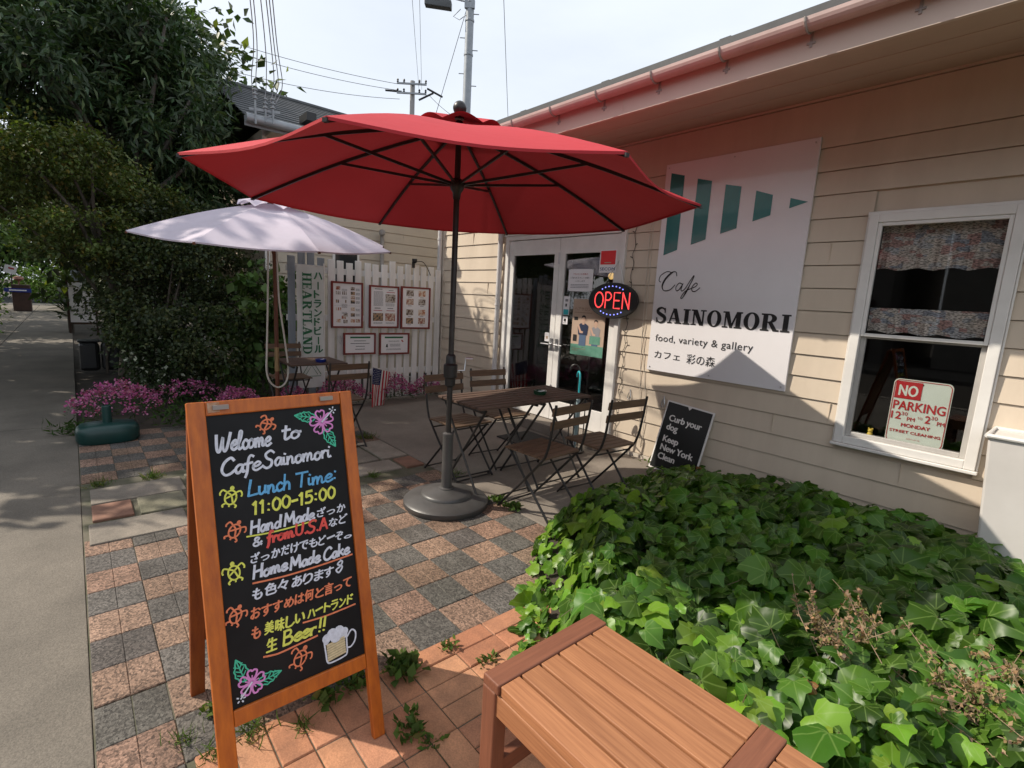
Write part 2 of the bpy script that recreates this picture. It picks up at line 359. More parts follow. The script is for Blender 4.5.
def crown_points(blobs, n, clumps=60, spread=.22, shell=.5):
    w = np.array([b[1][0] * b[1][1] * b[1][2] for b in blobs]) ** .75; w /= w.sum()
    cs = []; out = []
    for i in range(clumps):
        b = blobs[rng.choice(len(blobs), p=w)]; u = unit(1)[0] * (shell + (1 - shell) * rng.random()) ; cs.append((np.array(b[0]) + u * np.array(b[1]), u))
    idx = rng.integers(0, clumps, n); C = np.array([c[0] for c in cs]); U = np.array([c[1] for c in cs])
    rad = np.mean([np.mean(b[1]) for b in blobs]) * spread
    off = np.clip(rng.normal(size=(n, 3)), -1.7, 1.7) * rad * rng.uniform(.5, 1.1, clumps)[idx][:, None]; off[:, 2] *= .7
    return C[idx] + off, U[idx], C, idx
def tree(name, label, cat, base, trunkpath, tr, blobs, n, size, base_col, tmpl=OVAL, tip=None, ptip=0, droop=.35, clumps=60, spread=.22, shell=.5,
         mat_='leaf', bark='bark', group=None, limbs=8, flat=0.0, part='crown', var=.35):
    t = thing(name, base, label, cat, group)
    P, U, C, idx = crown_points(blobs, n, clumps, spread, shell)
    P[:, 2] = np.maximum(P[:, 2], base[2] + .03)
    d = U + unit(n) * .9; d[:, 2] -= droop; nr = unit(n) * (1 - flat) * .8; nr[:, 2] += .7
    cc = lcols(n, base_col, var, tip, ptip) * rng.uniform(.75, 1.25, clumps)[idx][:, None]
    scatter(part, *tmpl, P, d, nr, size * rng.uniform(.65, 1.25, n), cc, M[mat_], t)
    if trunkpath:
        mb = MB(); L = len(trunkpath); mb.tube(trunkpath, [tr * (1 - .55 * i / (L - 1)) for i in range(L)], 9)
        for i in range(min(limbs, clumps)):
            e = Vector(C[i * clumps // max(1, limbs)]); j = rng.integers(max(1, L // 2), L); s0 = Vector(trunkpath[j - 1]).lerp(Vector(trunkpath[j]), rng.random())
            mid = s0.lerp(e, .5) + Vector(rng.normal(size=3) * .08) + Vector((0, 0, .08)); mb.tube([s0, mid, e], [tr * .42, tr * .3, tr * .14], 6)
        mb.build('trunk', M[bark], t, smooth=True)
    return t

# ================================================================== SETTING
D = 4.05      # facade plane
g = MB(); g.box(-140, 60, -90, 120, -.30, -.024); tag(g.build('ground', M['soil']), kind='structure')
def jointed(name, m, xs, ys, z, gap=.006, depth=.03, bevel=.003):
    mb = MB()
    for i in range(len(xs) - 1):
        for j in range(len(ys) - 1): mb.box(xs[i] + gap / 2, xs[i + 1] - gap / 2, ys[j] + gap / 2, ys[j + 1] - gap / 2, z - depth, z)
    return tag(mb.build(name, m, bevel=bevel), kind='structure')
jointed('sidewalk', M['walk'], [-33, -20.3, -13.4, -6.35, .65, 4], [-3.2, -1.12, -.034], 0, .012)
g = MB(); g.box(-60, 20, -9, -3.35, -.2, -.10); tag(g.build('road', M['asphalt']), kind='structure')
g = MB(); g.box(-33, 20, -3.35, -3.205, -.2, .02); tag(g.build('kerb', M['slab'], bevel=.01), kind='structure')
g = MB(); g.box(-46, -33.4, -60, 60, -.05, -.008); tag(g.build('cross_street', M['asphalt']), kind='structure')
g = MB(); g.box(-33.38, -32.0, -2.2, 3, -.05, .006); tag(g.build('crossing_kerb', M['slab']), kind='structure')
g = MB(); g.box(-6.3, 3, 2.22, D + .2, -.06, .004); tag(g.build('patio', M['concrete'], bevel=.006), kind='structure')
# checker paving: pairs of 10 x 20 cm setts
def sett(mb, x0, x1, y0, y1, z, col, b=.004, g=.0012, ga=None, gb=None):
    x0 += g; x1 -= g; y0 += g if ga is None else ga; y1 -= g if gb is None else gb
    mb.add([(x0, y0, z - .03), (x1, y0, z - .03), (x1, y1, z - .03), (x0, y1, z - .03), (x0, y0, z - b), (x1, y0, z - b), (x1, y1, z - b), (x0, y1, z - b),
            (x0 + b, y0 + b, z), (x1 - b, y0 + b, z), (x1 - b, y1 - b, z), (x0 + b, y1 - b, z)],
           [(0, 1, 5, 4), (1, 2, 6, 5), (2, 3, 7, 6), (3, 0, 4, 7), (4, 5, 9, 8), (5, 6, 10, 9), (6, 7, 11, 10), (7, 4, 8, 11), (8, 9, 10, 11)], 0, col)
g = MB(); g.box(-5.9, -1.5, -.038, 2.22, -.02, -.0035); g.box(-1.5, 1.3, -.038, 2.0, -.02, -.0025); tag(g.build('joint_sand', mat('joint_sand', (.15, .13, .10), (.07, .075, .04), 4, .95, .5, 120)), kind='structure')
mb = MB(); P = .2045
for i in range(-19, 16):
    for j in range(0, 12):
        x0, y0 = -2.0 + P * i, -.035 + P * j
        if x0 < -4.25 and x0 > -4.62: continue
        if -4.3 < x0 < -3.6: continue
        if x0 > -1.63 and (j > 0): continue
        if y0 > 2.15: continue
        red = (i + j) % 2 != 0
        cellc = np.array((.235, .150, .108) if red else (.100, .092, .083)) * rng.uniform(.82, 1.14) * (1 + .015 * rng.normal(size=3))
        cz = rng.normal() * .0014
        for k in range(2):
            c = cellc * rng.uniform(.95, 1.05)
            zz = cz + rng.normal() * .0003
            if (i + j + 40) % 2 == 0 or True: sett(mb, x0, x0 + P, y0 + k * P / 2, min(2.215, y0 + (k + 1) * P / 2), .002 + zz, tuple(c), .0032, .0012, .0012 if k == 0 else .0002, .0002 if k == 0 else .0012)
tag(mb.build('checker_paving', M['paver'], col=True), kind='structure')
# terracotta bricks
mb = MB()
TC = [(.46, .222, .118), (.49, .245, .132), (.42, .192, .102), (.455, .212, .118), (.395, .170, .092)]
def tcol(): return tuple(np.array(TC[rng.integers(5)]) * rng.uniform(.9, 1.1))
for i in range(0, 24):
    x0 = -1.6 + .1 * i
    for j in range(-1, 6):
        y0 = .89 + .2 * j + (.1 if False else 0)
        if y0 < .88 or y0 > 1.8: continue
        sett(mb, x0, x0 + .1, y0, y0 + .2, .004 + rng.normal() * .0013, tcol(), .004, .002)
for i in range(0, 12):
    x0 = -1.6 + .2 * i
    for j in range(0, 8):
        y0 = .89 - .1 * (j + 1)
        if y0 < .16: continue
        sett(mb, x0, x0 + .2, y0, y0 + .1, .004 + rng.normal() * .0013, tcol(), .004, .002)
tag(mb.build('brick_paving', M['brickp'], col=True), kind='structure')
# stone slab strip with a brick let in
mb = MB()
for (x0, x1, y0, y1, m) in [(-4.29, -3.98, .0, .53, 0), (-4.29, -3.98, .54, 1.12, 0), (-4.29, -3.98, 1.13, 1.6, 0), (-3.97, -3.66, .23, .50, 0), (-3.97, -3.66, .51, 1.05, 0), (-3.65, -3.34, -.02, .46, 0),
                            (-3.65, -3.34, .47, .98, 0), (-3.97, -3.66, 1.06, 1.58, 0), (-3.65, -3.34, .99, 1.5, 0), (-3.86, -3.60, 1.62, 2.0, 0), (-4.3, -3.88, 1.64, 1.93, 0), (-4.43, -3.88, 1.95, 2.2, 0), (-3.96, -3.68, .0, .215, 1), (-3.85, -3.58, 2.02, 2.2, 1)]:
    mb.box(x0 + .008, x1 - .008, y0 + .008, y1 - .008, -.03, .012 + rng.normal() * .003, m if m else (0, 2, 3)[rng.integers(3)])
tag(mb.build('stone_slabs', [M['slab'], mat('old_brick', (.26, .135, .09), (.18, .095, .065), 8, .85, .4), mat('slab_worn', (.25, .215, .175), (.16, .14, .115), 4, .88, .5, 60, speckle=(200, .15)), mat('slab_mossy', (.22, .20, .14), (.12, .115, .075), 5, .9, .5, 60, speckle=(200, .15))], bevel=.006), kind='structure')

# ================================================================== CAFE BUILDING
cafe = thing('cafe_building', (-3, D, 0), 'cream clapboard cafe with wide eave, white double door and sash window', 'building')
PZ = .159; Z0 = .676 - 5 * PZ + .036
def boards(mb, zlines, spans_at, y, top):
    for k in range(len(zlines)):   # each board leans out to its lower edge; a shadow gap stays between boards
        z0 = zlines[k]; z1 = zlines[k + 1] if k + 1 < len(zlines) else top
        for a, b in spans_at(z0, z1): mb.add([(a, y - .014, z0 + .003), (b, y - .014, z0 + .003), (b, y - .003, z1 - .002), (a, y - .003, z1 - .002), (a, y + .011, z0 + .005), (b, y + .011, z0 + .005), (b, y + .011, z1 - .003), (a, y + .011, z1 - .003)], [(0, 1, 2, 3), (4, 5, 1, 0), (3, 2, 6, 7)])
zl = [.676 + PZ * k for k in range(-4, 13)] + [2.905]
DX0, DX1, DZ = -4.84, -3.08, 2.165     # door opening
WX0, WX1, WZ0, WZ1 = -1.12, -.367, .576, 2.11
def spans(z0, z1):
    out = []; x = -6.28
    if z0 < DZ: out.append((x, DX0)); x = DX1
    if z0 < WZ1 and z1 > WZ0:
        out.append((x, WX0 + .01)); x = WX1 - .01
    out.append((x, 1.6)); return out
mb = MB(); boards(mb, zl, spans, D, 3.05); 
for z0, z1, x in [(2.427, 2.584, -3.3), (1.789, 1.948, -1.33), (1.471, 1.63, -5.2), (.994, 1.153, -6.0), (2.107, 2.266, .3), (.358, .517, -.72), (.676, .834, -1.18), (.517, .676, -1.55), (2.10, 2.26, -5.55)]: mb.box(x - .0015, x + .0015, D - .0150, D, z0 + .004, z1 - .004)
mb.build('siding', M['siding'], cafe)
mb = MB()   # solid wall behind the boards, with the two openings
for (x0, x1, z0, z1) in [(-6.28, DX0, 0, 3.05), (DX0, DX1, DZ, 3.05), (DX1, WX0 + .02, 0, 3.05), (WX0 + .02, WX1 - .02, 0, WZ0 + .02), (WX0 + .02, WX1 - .02, WZ1 - .02, 3.05), (WX1 - .02, 1.6, 0, 3.05)]:
    mb.box(x0, x1, D + .012, D + .14, z0, z1)
mb.box(-6.27, -6.15, D + .14, 10, 0, 3.6); mb.box(1.48, 1.6, D + .14, 10, 0, 3.6); mb.box(-6.27, 1.6, 9.9, 10, 0, 4.6)
mb.build('wall', M['siding'], cafe)
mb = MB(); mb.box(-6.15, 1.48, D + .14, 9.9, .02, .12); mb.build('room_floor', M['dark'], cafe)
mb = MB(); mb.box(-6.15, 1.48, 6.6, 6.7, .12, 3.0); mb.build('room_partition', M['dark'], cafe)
mb = MB(); mb.box(-6.28, DX0 - .0, D - .028, D - .012, 0, .038); mb.box(DX1, 1.6, D - .028, D - .012, 0, .038); mb.build('base_board', M['trim'], cafe)
mb = MB(); mb.box(-6.30, -6.235, D - .022, D + .06, 0, 3.0); mb.build('corner_board', M['trim'], cafe, bevel=.003)
# roof, soffit, fascia, gutter
SL = .17; YE = 2.98; ZE = 2.725; XE = -5.46
zs = lambda y: ZE + .02 + (y - YE) * SL
mb = MB()
mb.add([(XE, YE, zs(YE)), (1.7, YE, zs(YE)), (1.7, D, zs(D)), (XE, D, zs(D)), (XE, YE, zs(YE) + .03), (1.7, YE, zs(YE) + .03), (1.7, D, zs(D) + .03), (XE, D, zs(D) + .03)],
       [(0, 3, 2, 1), (4, 5, 6, 7), (0, 1, 5, 4), (1, 2, 6, 5), (2, 3, 7, 6), (3, 0, 4, 7)])
for y in (3.35, 3.70): mb.bar((XE, y, zs(y) - .001), (1.7, y, zs(y) - .001), .006, .004)
mb.build('soffit', mat('soffit', (.52, .40, .31), (.47, .36, .28), 3, .7), cafe)
mb = MB(); mb.box(XE - .02, 1.72, YE - .025, YE, ZE, ZE + .20); mb.box(-2.39, -2.387, YE - .027, YE - .02, ZE + .003, ZE + .19); mb.build('fascia', M['fascia'], cafe)
mb = MB(); mb.add([(XE - .025, YE - .02, ZE), (XE, YE - .02, ZE), (XE, D + .1, zs(D) - .03), (XE - .025, D + .1, zs(D) - .03), (XE - .025, YE - .02, ZE + .2), (XE, YE - .02, ZE + .2), (XE, D + .1, zs(D) + .18), (XE - .025, D + .1, zs(D) + .18)],
                  [(0, 3, 2, 1), (4, 5, 6, 7), (0, 1, 5, 4), (1, 2, 6, 5), (2, 3, 7, 6), (3, 0, 4, 7)]); mb.build('rake_board', M['fascia'], cafe)
def roofplane(x0, x1, y0, z0, y1, z1, th=.05):
    return [(x0, y0, z0), (x1, y0, z0), (x1, y1, z1), (x0, y1, z1), (x0, y0, z0 + th), (x1, y0, z0 + th), (x1, y1, z1 + th), (x0, y1, z1 + th)], [(0, 3, 2, 1), (4, 5, 6, 7), (0, 1, 5, 4), (1, 2, 6, 5), (2, 3, 7, 6), (3, 0, 4, 7)]
mb = MB(); zr = lambda y: ZE + .205 + (y - YE) * SL
mb.add(*roofplane(XE - .04, 1.75, YE - .045, zr(YE - .045), 10, zr(10))); mb.add(*roofplane(-6.32, XE - .04, D - .03, zr(D - .03), 10, zr(10)))
rf = mb.build('roof', M['rooft'], cafe)
mb = MB()
n = 10; prof = [(math.cos(math.pi + math.pi * i / n) * .052, math.sin(math.pi + math.pi * i / n) * .052) for i in range(n + 1)]
yc, zc = YE - .082, ZE + .165
o_ = [(yc + a, zc + b) for a, b in prof]; i_ = [(yc + a * .93, zc + b * .93) for a, b in prof[::-1]]
pr = o_ + i_; xa, xb = XE - .03, 1.7; k = len(pr)
mb.add([(xa, y, z) for y, z in pr] + [(xb, y, z) for y, z in pr], [(i, (i + 1) % k, (i + 1) % k + k, i + k) for i in range(k)] + [tuple(range(k)), tuple(range(2 * k - 1, k - 1, -1))])
gut = mb.build('gutter', M['gutter'], cafe)
for q in range(15):
    x = -5.25 + .449 * q; mb = MB(); mb.tube([(x, yc + math.cos(math.pi + math.pi * i / 8) * .056, zc + math.sin(math.pi + math.pi * i / 8) * .056) for i in range(9)], .006, 6)
    mb.box(x - .006, x + .006, YE - .03, YE - .024, ZE + .06, ZE + .17); mb.box(x - .02, x + .02, YE - .031, YE - .024, ZE + .075, ZE + .085); mb.build('gutter_bracket', M['beigepipe'], cafe)
for x in (-5.3, -4.4, -3.52, -2.63, -1.73, -.84, .05):
    mb = MB(); y = YE + .05; mb.obox((x, y, zr(y) + .07), (.035, 0, 0), (0, .005, 0), (0, 0, .016)); mb.obox((x, y + .03, zr(y) + .06), (.008, 0, 0), (0, .03, .008), (0, 0, .006)); mb.build('snow_guard', M['rooft'], cafe)
for xx, nm in ((-6.285, 0), (-4.93, 1)):
    mb = MB(); mb.tube([(xx, D - .055, 0.02), (xx, D - .055, 2.95)], .032, 14)
    for z in (.55, 1.35, 2.2): mb.tube([(xx, D - .055, z), (xx, D - .055, z + .025)], .037, 14)
    mb.build('downpipe', M['pipe'], cafe, smooth=True)
# double door
YD = D - .02
mb = MB(); mb.box(DX0 - .005, DX0 + .05, YD - .02, D + .1, .115, DZ); mb.box(DX1 - .05, DX1 + .005, YD - .02, D + .1, .115, DZ); mb.box(DX0 + .05, DX1 - .05, YD - .02, D + .1, DZ - .045, DZ + .002)
mb.box(DX0 - .03, DX1 + .03, YD - .035, YD - .0205, DZ + .004, DZ + .02)
mb.build('door_frame', M['white'], cafe, bevel=.004)
mb = MB(); mb.box(DX0 - .05, DX1 + .02, D - .24, D + .1, .0045, .112); mb.build('door_step', M['concrete'], cafe, bevel=.008)
def leaf_door(x0, x1, gx0, gx1, gz0, gz1, hx, sgn):
    mb = MB(); a, b = YD + .002, YD + .042
    mb.box(x0, gx0, a, b, .12, DZ - .05); mb.box(gx1, x1, a, b, .12, DZ - .05); mb.box(gx0, gx1, a, b, .12, gz0); mb.box(gx0, gx1, a, b, gz1, DZ - .05)
    d = mb.build('door', M['white'], cafe, bevel=.003)
    mb = MB(); mb.box(gx0 - .005, gx1 + .005, YD + .02, YD + .026, gz0 - .005, gz1 + .005); mb.build('door_glass', M['glass'], d)
    mb = MB(); mb.tube([(hx, YD + .002, .965), (hx, YD - .045, .965)], .009, 8); mb.tube([(hx, YD - .045, .965), (hx + sgn * .12, YD - .045, .965)], .008, 8); mb.box(hx - .02, hx + .02, YD - .006, YD + .001, .90, 1.03)
    mb.build('door_handle', M['steel'], d, smooth=True)
    for z in (.45, 1.9):
        mb = MB(); q = x0 if sgn > 0 else x1
        mb.tube([(q - sgn * .002, YD - .004, z - .06), (q - sgn * .002, YD - .004, z + .06)], .009, 8); mb.build('hinge', M['steel'], d, smooth=True)
leaf_door(DX0 + .053, -3.955, -4.705, -4.03, .34, 1.945, -3.99, -1)
leaf_door(-3.95, DX1 - .053, -3.868, -3.205, .34, 1.945, -3.91, 1)
# sash window
win = None
mb = MB(); a, b = D - .045, D + .05
mb.box(WX0, WX0 + .055, a, b, WZ0, WZ1); mb.box(WX1 - .055, WX1, a, b, WZ0, WZ1); mb.box(WX0 + .055, WX1 - .055, a, b, WZ1 - .055, WZ1); mb.box(WX0 + .055, WX1 - .055, a, b, WZ0, WZ0 + .05)
mb.box(WX0 - .012, WX1 + .012, a + .012, D - .0155, WZ1 - .02, WZ1 + .018); mb.box(WX0 - .014, WX1 + .014, a - .018, D - .0155, WZ0 - .022, WZ0 - .002)
mb.box(WX0 - .012, WX0 - .001, a + .014, D - .0155, WZ0, WZ1 - .021); mb.box(WX1 + .001, WX1 + .012, a + .014, D - .0155, WZ0, WZ1 - .021)
win = mb.build('window', M['white'], cafe, bevel=.004)
def sash(z0, z1, y0, y1, w, m):
    mb = MB(); x0, x1 = WX0 + .056, WX1 - .056
    mb.box(x0, x0 + w, y0, y1, z0, z1); mb.box(x1 - w, x1, y0, y1, z0, z1); mb.box(x0 + w, x1 - w, y0, y1, z1 - w, z1); mb.box(x0 + w, x1 - w, y0, y1, z0, z0 + w)
    mb.build('sash', m, win, bevel=.003)
    mb = MB(); mb.box(x0 + w - .004, x1 - w + .004, (y0 + y1) / 2 - .002, (y0 + y1) / 2 + .002, z0 + w - .004, z1 - w + .004); mb.build('window_pane', M['wglass'], win)
sash(1.318, WZ1 - .056, D - .038, D - .012, .022, M['white'])
sash(WZ0 + .051, 1.335, D - .008, D + .022, .03, mat('sash_grey', (.48, .46, .43), (.42, .40, .38), 6, .5))
mb = MB(); mb.box(WX0 + .056, WX1 - .056, D + .03, D + .17, WZ0 + .03, WZ0 + .058); mb.build('window_sill', M['trim'], win)
# curtains of newsprint cloth
def curtain(name, z0, z1, y, label, seed):
    r = np.random.default_rng(seed); nx, nz = 90, 8; xs = np.linspace(WX0 + .06, WX1 - .06, nx); vs = []; fs = []
    ph = np.cumsum(r.uniform(.25, .75, nx)); amp = r.uniform(.006, .016, nx)
    for k in range(nz):
        for i in range(nx): vs.append((xs[i], y + math.sin(ph[i]) * amp[i] * (1.1 - .6 * k / nz), z0 + (z1 - z0) * k / (nz - 1) + (.008 * math.sin(ph[i] * .5) if k == 0 else 0)))
    for k in range(nz - 1):
        for i in range(nx - 1): fs.append((k * nx + i, k * nx + i + 1, (k + 1) * nx + i + 1, (k + 1) * nx + i))
    mb = MB(); mb.add(vs, fs); o = mb.build(name, M['newsprint'], smooth=True); tag(o, label, 'curtain', 'newsprint curtains in the window'); return o
m, nt, b = nt_new('newsprint'); L = nt.links.new
tc = N(nt, 'ShaderNodeTexCoord'); mp = N(nt, 'ShaderNodeMapping'); mp.inputs['Scale'].default_value = (19, 1, 34); L(tc.outputs['Object'], mp.inputs[0])
vz = N(nt, 'ShaderNodeTexVoronoi', Scale=1.0, distance='CHEBYCHEV'); L(mp.outputs[0], vz.inputs['Vector'])
cr_ = N(nt, 'ShaderNodeValToRGB'); e = cr_.color_ramp.elements; e[0].color = (.60, .52, .46, 1); e[1].color = (.30, .31, .35, 1); e[0].position = .2; e[1].position = .9
for p_, c_ in ((.4, (.68, .58, .50, 1)), (.55, (.48, .28, .25, 1)), (.7, (.50, .48, .48, 1))):
    x = e.new(p_); x.color = c_
cr_.color_ramp.interpolation = 'CONSTANT'
sp = N(nt, 'ShaderNodeSeparateColor'); L(vz.outputs['Color'], sp.inputs[0]); L(sp.outputs[0], cr_.inputs[0])
m2 = N(nt, 'ShaderNodeMapping'); m2.inputs['Scale'].default_value = (60, 1, 210); L(tc.outputs['Object'], m2.inputs[0]); n2 = N(nt, 'ShaderNodeTexNoise', Scale=1.0, Detail=1.0); L(m2.outputs[0], n2.inputs['Vector'])
mr = N(nt, 'ShaderNodeMapRange'); mr.inputs['From Min'].default_value = .42; mr.inputs['From Max'].default_value = .56; mr.inputs['To Min'].default_value = .35; mr.inputs['To Max'].default_value = 1.1; L(n2.outputs['Fac'], mr.inputs[0])
mx = N(nt, 'ShaderNodeMix', data_type='RGBA', blend_type='MULTIPLY'); mx.inputs['Factor'].default_value = 1; L(cr_.outputs[0], mx.inputs[6]); L(mr.outputs[0], mx.inputs[7]); L(mx.outputs[2], b.inputs['Base Color']); b.inputs['Roughness'].default_value = .9
M['newsprint'] = m
curtain('curtain', 1.765, 2.075, D + .075, 'newsprint patterned valance across the top of the sash window', 1)
curtain('curtain', 1.352, 1.512, D + .075, 'low newsprint cafe curtain just above the middle rail of the window', 2)

# ================================================================== ANNEX behind the fence
ann = thing('annex_building', (-8.1, 5, 0), 'grey tiled annex with cream siding behind the white picket fence', 'building')
mb = MB(); XW = -8.1
for k in range(-4, 19):
    z0 = .676 + PZ * k; mb.add([(XW + .014, 2.22, z0 + .003), (XW + .014, 10, z0 + .003), (XW + .003, 10, z0 + PZ - .003), (XW + .003, 2.22, z0 + PZ - .003), (XW - .012, 2.22, z0 + .005), (XW - .012, 10, z0 + .005), (XW - .012, 10, z0 + PZ - .004), (XW - .012, 2.22, z0 + PZ - .004)], [(0, 1, 2, 3), (4, 5, 1, 0), (3, 2, 6, 7)])
for z0, y in [(2.745, 3.24), (2.27, 4.4)]: mb.box(XW, XW + .0115, y - .0015, y + .0015, z0 + .003, z0 + PZ - .003)
mb.build('siding', mat('siding_annex', (.53, .46, .365), (.48, .415, .33), 2.5, .6, .1, 90), ann)
mb = MB(); mb.box(-12.0, XW - .012, 2.24, 10, 0, 3.66); mb.build('wall', M['siding'], ann)
mb = MB(); mb.box(XW - .02, XW + .022, 2.17, 2.235, 0, 3.6); mb.build('corner_board', M['white'], ann)
mb = MB()
zr2 = lambda x: 3.56 + (-7.55 - x) * .47
rows = 14; dx = (11.9 - 7.5) / rows / 2
for i in range(rows):
    xa = -7.5 - .158 * i; xb = xa - .166
    for sgn in (1,):
        mb.add([(xa, 1.82, zr2(xa) + .022), (xa, 10, zr2(xa) + .022), (xb, 10, zr2(xb) + .006), (xb, 1.82, zr2(xb) + .006), (xa, 1.82, zr2(xa) - .01), (xa, 10, zr2(xa) - .01)], [(0, 1, 2, 3), (4, 5, 1, 0)])
xr = -7.5 - .158 * rows
mb.add([(xr, 1.82, zr2(xr)), (xr, 10, zr2(xr)), (xr - 2.2, 10, zr2(xr) - 1.0), (xr - 2.2, 1.82, zr2(xr) - 1.0)], [(0, 1, 2, 3)])
mb.tube([(xr, 1.82, zr2(xr) + .01), (xr, 10, zr2(xr) + .01)], .05, 8)
mb.build('roof', M['rooft'], ann)
mb = MB(); mb.box(-9.0, -7.56, 2.2, 10, 3.49, 3.53); mb.build('soffit', M['trim'], ann)
mb = MB(); mb.tube([(-7.47, 1.82, 3.52), (-7.47, 10, 3.52)], .055, 10); mb.box(-7.56, -7.54, 1.82, 10, 3.44, 3.56); mb.build('gutter', M['pole'], ann, smooth=True)
mb = MB(); mb.box(-7.7, -7.4, 2.55, 2.68, 3.66, 3.76); mb.build('roof_vent', M['black'], ann)
mb = MB(); mb.box(XW - .01, XW + .03, 3.16, 3.6, 1.45, 2.08)
w = mb.build('window', M['white'], ann); mb = MB(); mb.box(XW + .031, XW + .036, 3.2, 3.56, 1.5, 2.04); mb.build('window_pane', mat('dark_pane', (.02, .024, .028), None, rough=.1), w)
mb = MB(); mb.tube(cat_rom([(XW + .1, 3.96, 1.2), (XW + .1, 3.96, 2.3), (XW + .1, 3.955, 2.37), (XW + .16, 3.93, 2.42)]), .035, 12); mb.build('vent_pipe', M['beigepipe'], ann, smooth=True)
mb = MB(); mb.lathe((XW + .16, 3.93, 2.40), [(.045, -.04), (.055, 0), (.045, .03), (.02, .045)], 14); mb.build('vent_cowl', M['beigepipe'], ann, smooth=True)
# service mast and insulators at the eave
mb = MB()
for (y, z0, z1) in ((1.92, 3.45, 3.86), (2.04, 3.5, 3.78), (2.13, 3.5, 3.8)):
    mb.tube([(-7.42, y, z0), (-7.42, y, z1)], .012, 6)
    for q in range(3): mb.lathe((-7.42, y, z1 - .05 * q), [(.012, -.02), (.03, -.012), (.03, .0), (.012, .008)], 8)
mb.bar((-7.44, 1.85, 3.62), (-7.44, 2.22, 3.66), .02, .03); mb.bar((-7.44, 1.9, 3.48), (-7.44, 2.15, 3.62), .015, .02)
mb.build('service_insulators', M['pole'], ann)

# ================================================================== FENCE, MENUS, BANNER, FLAG
fence = thing('picket_fence', (-6.22, 3, 0), 'white picket fence of tall weathered boards carrying the menu frames', 'fence')
mb = MB(); y = 1.9; i = 0
while y < 4.0:
    h = 1.80 + .018 * rng.normal() + (.03 if y < 2.25 else 0); w = .081; l = .004 * rng.normal(); mi = 1 if y < 2.27 else 0
    mb.add([(-6.225, y, .03), (-6.225, y + w, .03), (-6.205, y + w, .03), (-6.205, y, .03), (-6.225, y + l, h), (-6.225, y + w + l, h), (-6.205, y + w + l, h), (-6.205, y + l, h)],
           [(0, 3, 2, 1), (4, 5, 6, 7), (0, 1, 5, 4), (1, 2, 6, 5), (2, 3, 7, 6), (3, 0, 4, 7)], mi); y += .117
mb.build('pickets', [M['whiteold'], M['greyold']], fence, bevel=.003)
mb = MB()
for z in (.35, 1.05, 1.62): mb.box(-6.27, -6.2255, 1.9, 3.99, z, z + .07)
mb.build('rail', M['whiteold'], fence)
mb = MB(); mb.tube([(-6.195, 2.50, .86), (-6.19, 2.50, .80), (-6.188, 2.515, .76), (-6.19, 2.53, .80), (-6.195, 2.53, .84), (-6.195, 2.515, .87)], .004, 6); mb.build('hook', M['steel'], fence)
FOOD = [mat('print_food_%d' % i, a, b_, 38, .45, lo=.42, hi=.58) for i, (a, b_) in enumerate([((.10, .05, .03), (.55, .50, .45)), ((.45, .16, .07), (.75, .65, .55)), ((.05, .05, .05), (.45, .28, .16)), ((.30, .07, .04), (.65, .55, .45))])]
def menu(y0, y1, z0, z1, label, draw, fw=.022):
    X = -6.185; t = thing('menu_board', (X, (y0 + y1) / 2, z0), label, 'menu board', 'red framed menus on the picket fence')
    mb = MB(); mb.box(X, X + .028, y0, y0 + fw, z0, z1); mb.box(X, X + .028, y1 - fw, y1, z0, z1); mb.box(X, X + .0275, y0 + fw, y1 - fw, z0, z0 + fw); mb.box(X, X + .0275, y0 + fw, y1 - fw, z1 - fw, z1)
    mb.build('frame', M['frame_red'], t, bevel=.003)
    mb = MB(); mb.box(X + .002, X + .016, y0 + fw - .001, y1 - fw + .001, z0 + fw - .001, z1 - fw + .001); pn = mb.build('panel', M['paper'], t)
    mb = MB(); pl = plane((X + .0165, y0 + fw, z0 + fw), (0, 1, 0), (0, 0, 1)); draw(mb, pl, y1 - y0 - 2 * fw, z1 - z0 - 2 * fw)
    mb.build('print', [M['ink'], M['inkgrey'], M['signgreen'], M['signred']] + FOOD, pn)
def rect(mb, pl, x0, x1, y0, y1, mi): mb.poly([(x0, y0), (x1, y0), (x1, y1), (x0, y1)], pl, nextoff(), mi)
def lines(mb, pl, x0, x1, y0, y1, n, mi=1):
    for i in range(n):
        y = y1 - (i + .5) * (y1 - y0) / n; x = x0
        while x < x1 - .004:
            w = min(rng.uniform(.008, .03), x1 - x); rect(mb, pl, x, x + w * .85, y - .0028, y + .0028, mi); x += w
def d1(mb, pl, w, h):
    for (a, b_, f) in [(.10, .92, 3), (.62, .92, 0), (.62, .81, 2), (.62, .71, 3), (.62, .61, 2), (.62, .44, 1), (.62, .30, 2), (.12, .16, 1), (.30, .24, 3), (.36, .14, 0), (.62, .16, 1), (.80, .16, 3), (.36, .30, 0)]:
        rect(mb, pl, a * w, (a + .15) * w, (b_ - .07) * h, (b_ + .01) * h, 4 + f)
    for a in (.10, .16, .22, .32, .38, .44): rect(mb, pl, a * w, (a + .035) * w, .74 * h, .82 * h, 4)
    for a in (.10, .16, .42): rect(mb, pl, a * w, (a + .045) * w, .55 * h, .62 * h, 6)
    for a in (.10, .17, .24): rect(mb, pl, a * w, (a + .04) * w, .37 * h, .44 * h, 5)
    for y in (.70, .53, .48, .34, .88): lines(mb, pl, .3 * w, .5 * w, (y - .05) * h, y * h, 2)
    for y in (.9, .8, .7, .6, .42, .3): lines(mb, pl, .8 * w, .95 * w, (y - .06) * h, y * h, 3)
    rect(mb, pl, .04 * w, .96 * w, .485 * h, .488 * h, 1)
